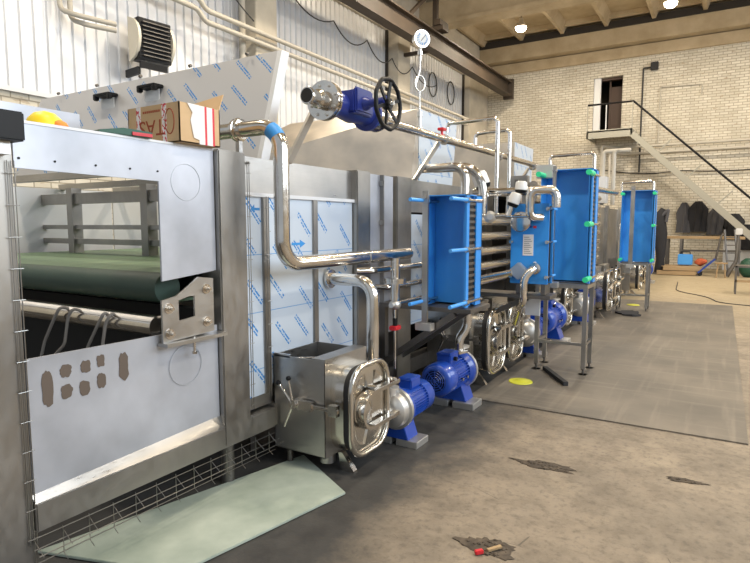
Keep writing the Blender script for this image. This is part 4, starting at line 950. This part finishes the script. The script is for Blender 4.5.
MB().tube([(-.06, -.02, -.01), (-.42, -.08, -.09)], .028).lathe((-.40, -.076, -.085), (-1, -.15, -.22), [(0, .03), (.01, .05), (.05, .05), (.06, .03), (.16, .03), (.17, .06), (.19, .06)]).build('side_pipe', 'pipe', t)
t = empty('return_pipe', 'polished pipe bending from the lower port down behind the right tank door', 'pipe', (0, 0, 0))
MB().tube([(-1.50, 5.39, 1.19), (-1.50, 5.30, 1.19), (-1.57, 5.27, 1.10), (-1.57, 5.27, .88), (-1.66, 5.45, .80), (-1.75, 5.6, .62)], .036, .06, n=18).build('pipe', 'pipe', t)
MB().lathe((-1.50, 5.39, 1.19), (0, -1, 0), [(0, .055), (.02, .055), (.022, .04)]).build('union', 'pipe', t)
# ducts / white risers on far side
for k, x in enumerate((-2.1, -1.9)):
    pipe_thing('white_riser', 'pale upright pipe rising behind the tall exchanger towards the landing, %s of two' % ('left' if k == 0 else 'right'), 'pipe', [(x, 12.2, 2.0), (x, 12.2, 3.05 + .0 * k), (x + .3, 12.2, 3.05)], .04, 'paintpipe', .06, 'pale risers behind the tall exchanger')
tag(MB().box((-2.35, 12.0, 2.03), (-2.0, 12.3, 2.55)).build('duct_box', 'edge_white', bevel=.004), 'pale box at the foot of the pale risers', 'box')
tag(MB().box((-1.75, 6.22, 2.10), (-1.57, 6.36, 2.24)).build('control_box', 'alu', bevel=.006), 'small grey box at the top left of the tall exchanger', 'box')

# ================================================================ FAR END
t = empty('workbench', 'long workbench against the brick back wall under the stairs', 'workbench', (-1.67, 21.65, 0))
MB().box((0, 0, 1.14), (2.3, .8, 1.22)).build('worktop', 'wood', t, bevel=.006)
for x in (.08, .5, 2.15):
    for y in (.06, .74): MB().box((x - .04, y - .04, 0), (x + .04, y + .04, 1.14)).build('leg', 'steel_dark', t)
MB().box((.5, .05, .72), (2.2, .75, .76)).build('shelf', 'steel_dark', t)
def coat(label, x, z, w, h, m_, sd):
    rd = random.Random(sd); n = 34; loops = []
    for j in range(9):
        f = j / 8; ww = w * (.35 + .65 * min(1, f * 3.5)) * (1 + .06 * math.sin(6 * f)); L = []
        for k in range(n):
            a = 2 * pi * k / n; r = 1 + .22 * math.sin(5 * a + sd + 2 * f) + .10 * math.sin(11 * a + 3 * sd + 4 * f) + rd.uniform(-.04, .04)
            L.append((x + ww / 2 * math.cos(a) * r, 23.95 + .13 * math.sin(a) * r, z - h * f))
        loops.append(L)
    tag(MB().loft(loops).build('hanging_jacket', m_), label, 'jacket', 'work jackets hanging on the back wall')
coat('dark grey work jacket hanging on the wall, leftmost of the row', -1.25, 2.42, .42, 1.1, 'cloth_grey', 1)
coat('black work jacket hanging second from the left above the bench', -.80, 2.45, .55, 1.1, 'cloth_dark', 2)
coat('grey work jacket hanging third above the workbench', -.24, 2.20, .45, .95, 'cloth_grey', 3)
coat('wide black jacket hanging under the stair stringer', .34, 2.0, .55, .8, 'cloth_dark', 4)
coat('dark clothes hanging at the right end of the workbench', .72, 1.62, .42, .9, 'cloth_dark', 5)
t = empty('welding_stand', 'tall black draped stand left of the jackets', 'stand', (-1.72, 20.8, 0))
MB().tube([(0, 0, 0), (.02, 0, .5), (.0, 0, 1.3), (-.06, 0, 1.9), (.06, 0, 2.12)], [.16, .13, .20, .18, .10], 0, n=12).build('cloth', 'cloth_dark', t)
MB().tube([(.02, -.1, 1.9), (.20, -.1, 2.1), (.14, -.1, 1.7)], .05, .05).build('arm', 'cloth_grey', t)
MB().box((-.25, -.2, 0), (.3, .2, .06)).build('base', 'steel_dark', t)
def make_pallet(label, loc, rz):
    t = empty('wooden_pallet', label, 'pallet', loc, rz, 'pallets at the far end')
    for k in range(6): MB().box((-.55, -.5 + k * .175, .12), (.55, -.38 + k * .175, .142)).build('deck_board', 'wood', t)
    for y in (-.45, 0, .42): MB().box((-.55, y - .05, .02), (.55, y + .05, .12)).build('runner', 'wood', t)
    return t
p0 = make_pallet('wooden pallet on the floor before the workbench', (-1.25, 20.9, 0), .1)
p1 = dup(p0, (-1.15, 20.95, .145), 'wooden pallet stacked on top of another before the workbench', .25)
t = empty('blue_toolbox', 'small blue machine on the pallets beneath the workbench', 'tool box', (-1.0, 21.0, .32))
MB().box((-.2, -.15, 0), (.22, .15, .34)).build('case', 'sleeve_blue', t, bevel=.02); MB().tube([(-.12, 0, .33), (-.12, 0, .42), (.14, 0, .42), (.14, 0, .33)], .015, .03).build('handle', 'black', t)
b = MB().ball((-.55, 21.0, .42), .15, (1.1, .9, .8), 2); b.jitter(.03)
tag(b.build('orange_cover', mat('orange_cloth', (.45, .09, .03), .7)), 'bright orange-red crumpled thing on the pallets beneath the workbench', 'cloth')
t = empty('pallet_jack', 'blue pallet jack leaning with its grey handle before the workbench', 'pallet jack', (-.15, 20.6, 0))
MB().bar((-.45, 0, .10), (.0, 0, .55), .12, .05).bar((-.45, .3, .10), (.0, .3, .55), .12, .05).build('fork', 'motor', t)
MB().tube([(0, .15, .5), (.12, .15, 1.25), (.2, .15, 1.35)], .03, .05).build('handle', 'steel_dark', t)
for y in (.05, .25): MB().cyl((-.4, y - .03, .07), (-.4, y + .03, .07), .07).build('wheel', 'rubber', t)
t = empty('work_stool', 'small wooden stool beside the blue pallet jack', 'stool', (.02, 20.3, 0))
MB().cyl((0, 0, .42), (0, 0, .46), .17).build('seat', 'wood', t)
for k in range(4):
    a = pi / 4 + k * pi / 2; MB().cyl((.12 * math.cos(a), .12 * math.sin(a), .42), (.17 * math.cos(a), .17 * math.sin(a), 0), .02).build('leg', 'wood', t)
t = empty('folded_ladder', 'grey folded ladder leaning on the workbench front', 'ladder', (.1, 21.2, 0))
for dx in (0, .28): MB().bar((dx + .12, 0, 0), (dx - .05, .3, 1.45), .05, .03).build('rail', 'steel_dark', t)
for k in range(5): f = .15 + k * .17; MB().bar((.12 - .17 * f, .3 * f, 1.45 * f), (.40 - .17 * f, .3 * f, 1.45 * f), .03, .03).build('rung', 'steel_dark', t)
t = empty('whitewash_board', 'white board standing in for the whitewashed lower wall at the right end of the workbench', 'board', (0, 0, 0))
MB().box((.05, 23.95, 0), (1.9, 24.0, 1.05)).build('board', 'edge_white', t)  # board added in place of the wall's whitewashed lower part
t = empty('tripod_post', 'dark slanted post with white head near the right edge', 'post', (.42, 20.6, 0))
MB().tube([(-.25, 0, .03), (-.02, 0, .5), (.0, 0, 1.35)], [.07, .05, .04], .05).build('post', 'steel_dark', t)
MB().box((-.08, -.08, 1.3), (.1, .08, 1.5)).build('head', 'white', t, bevel=.02)
b = MB().ball((.72, 20.8, .3), .3, (.8, .7, 1.05), 2); b.jitter(.02)
tag(b.build('green_sack', 'green'), 'dark green sack on the floor near the right picture edge', 'sack')
t = empty('low_rail_frame', 'low dark steel trestle cut by the right picture edge', 'trestle', (.30, 15.6, 0))
for x, y in ((0, 0), (0, .5), (1.2, 0), (1.2, .5)): MB().box((x, y, 0), (x + .04, y + .04, .66)).build('leg', 'steel_dark', t)
MB().box((0, 0, .62), (1.24, .54, .66)).build('top', 'steel_dark', t); MB().box((0, 0, .28), (1.24, .03, .33)).build('lower_rail', 'wood', t)
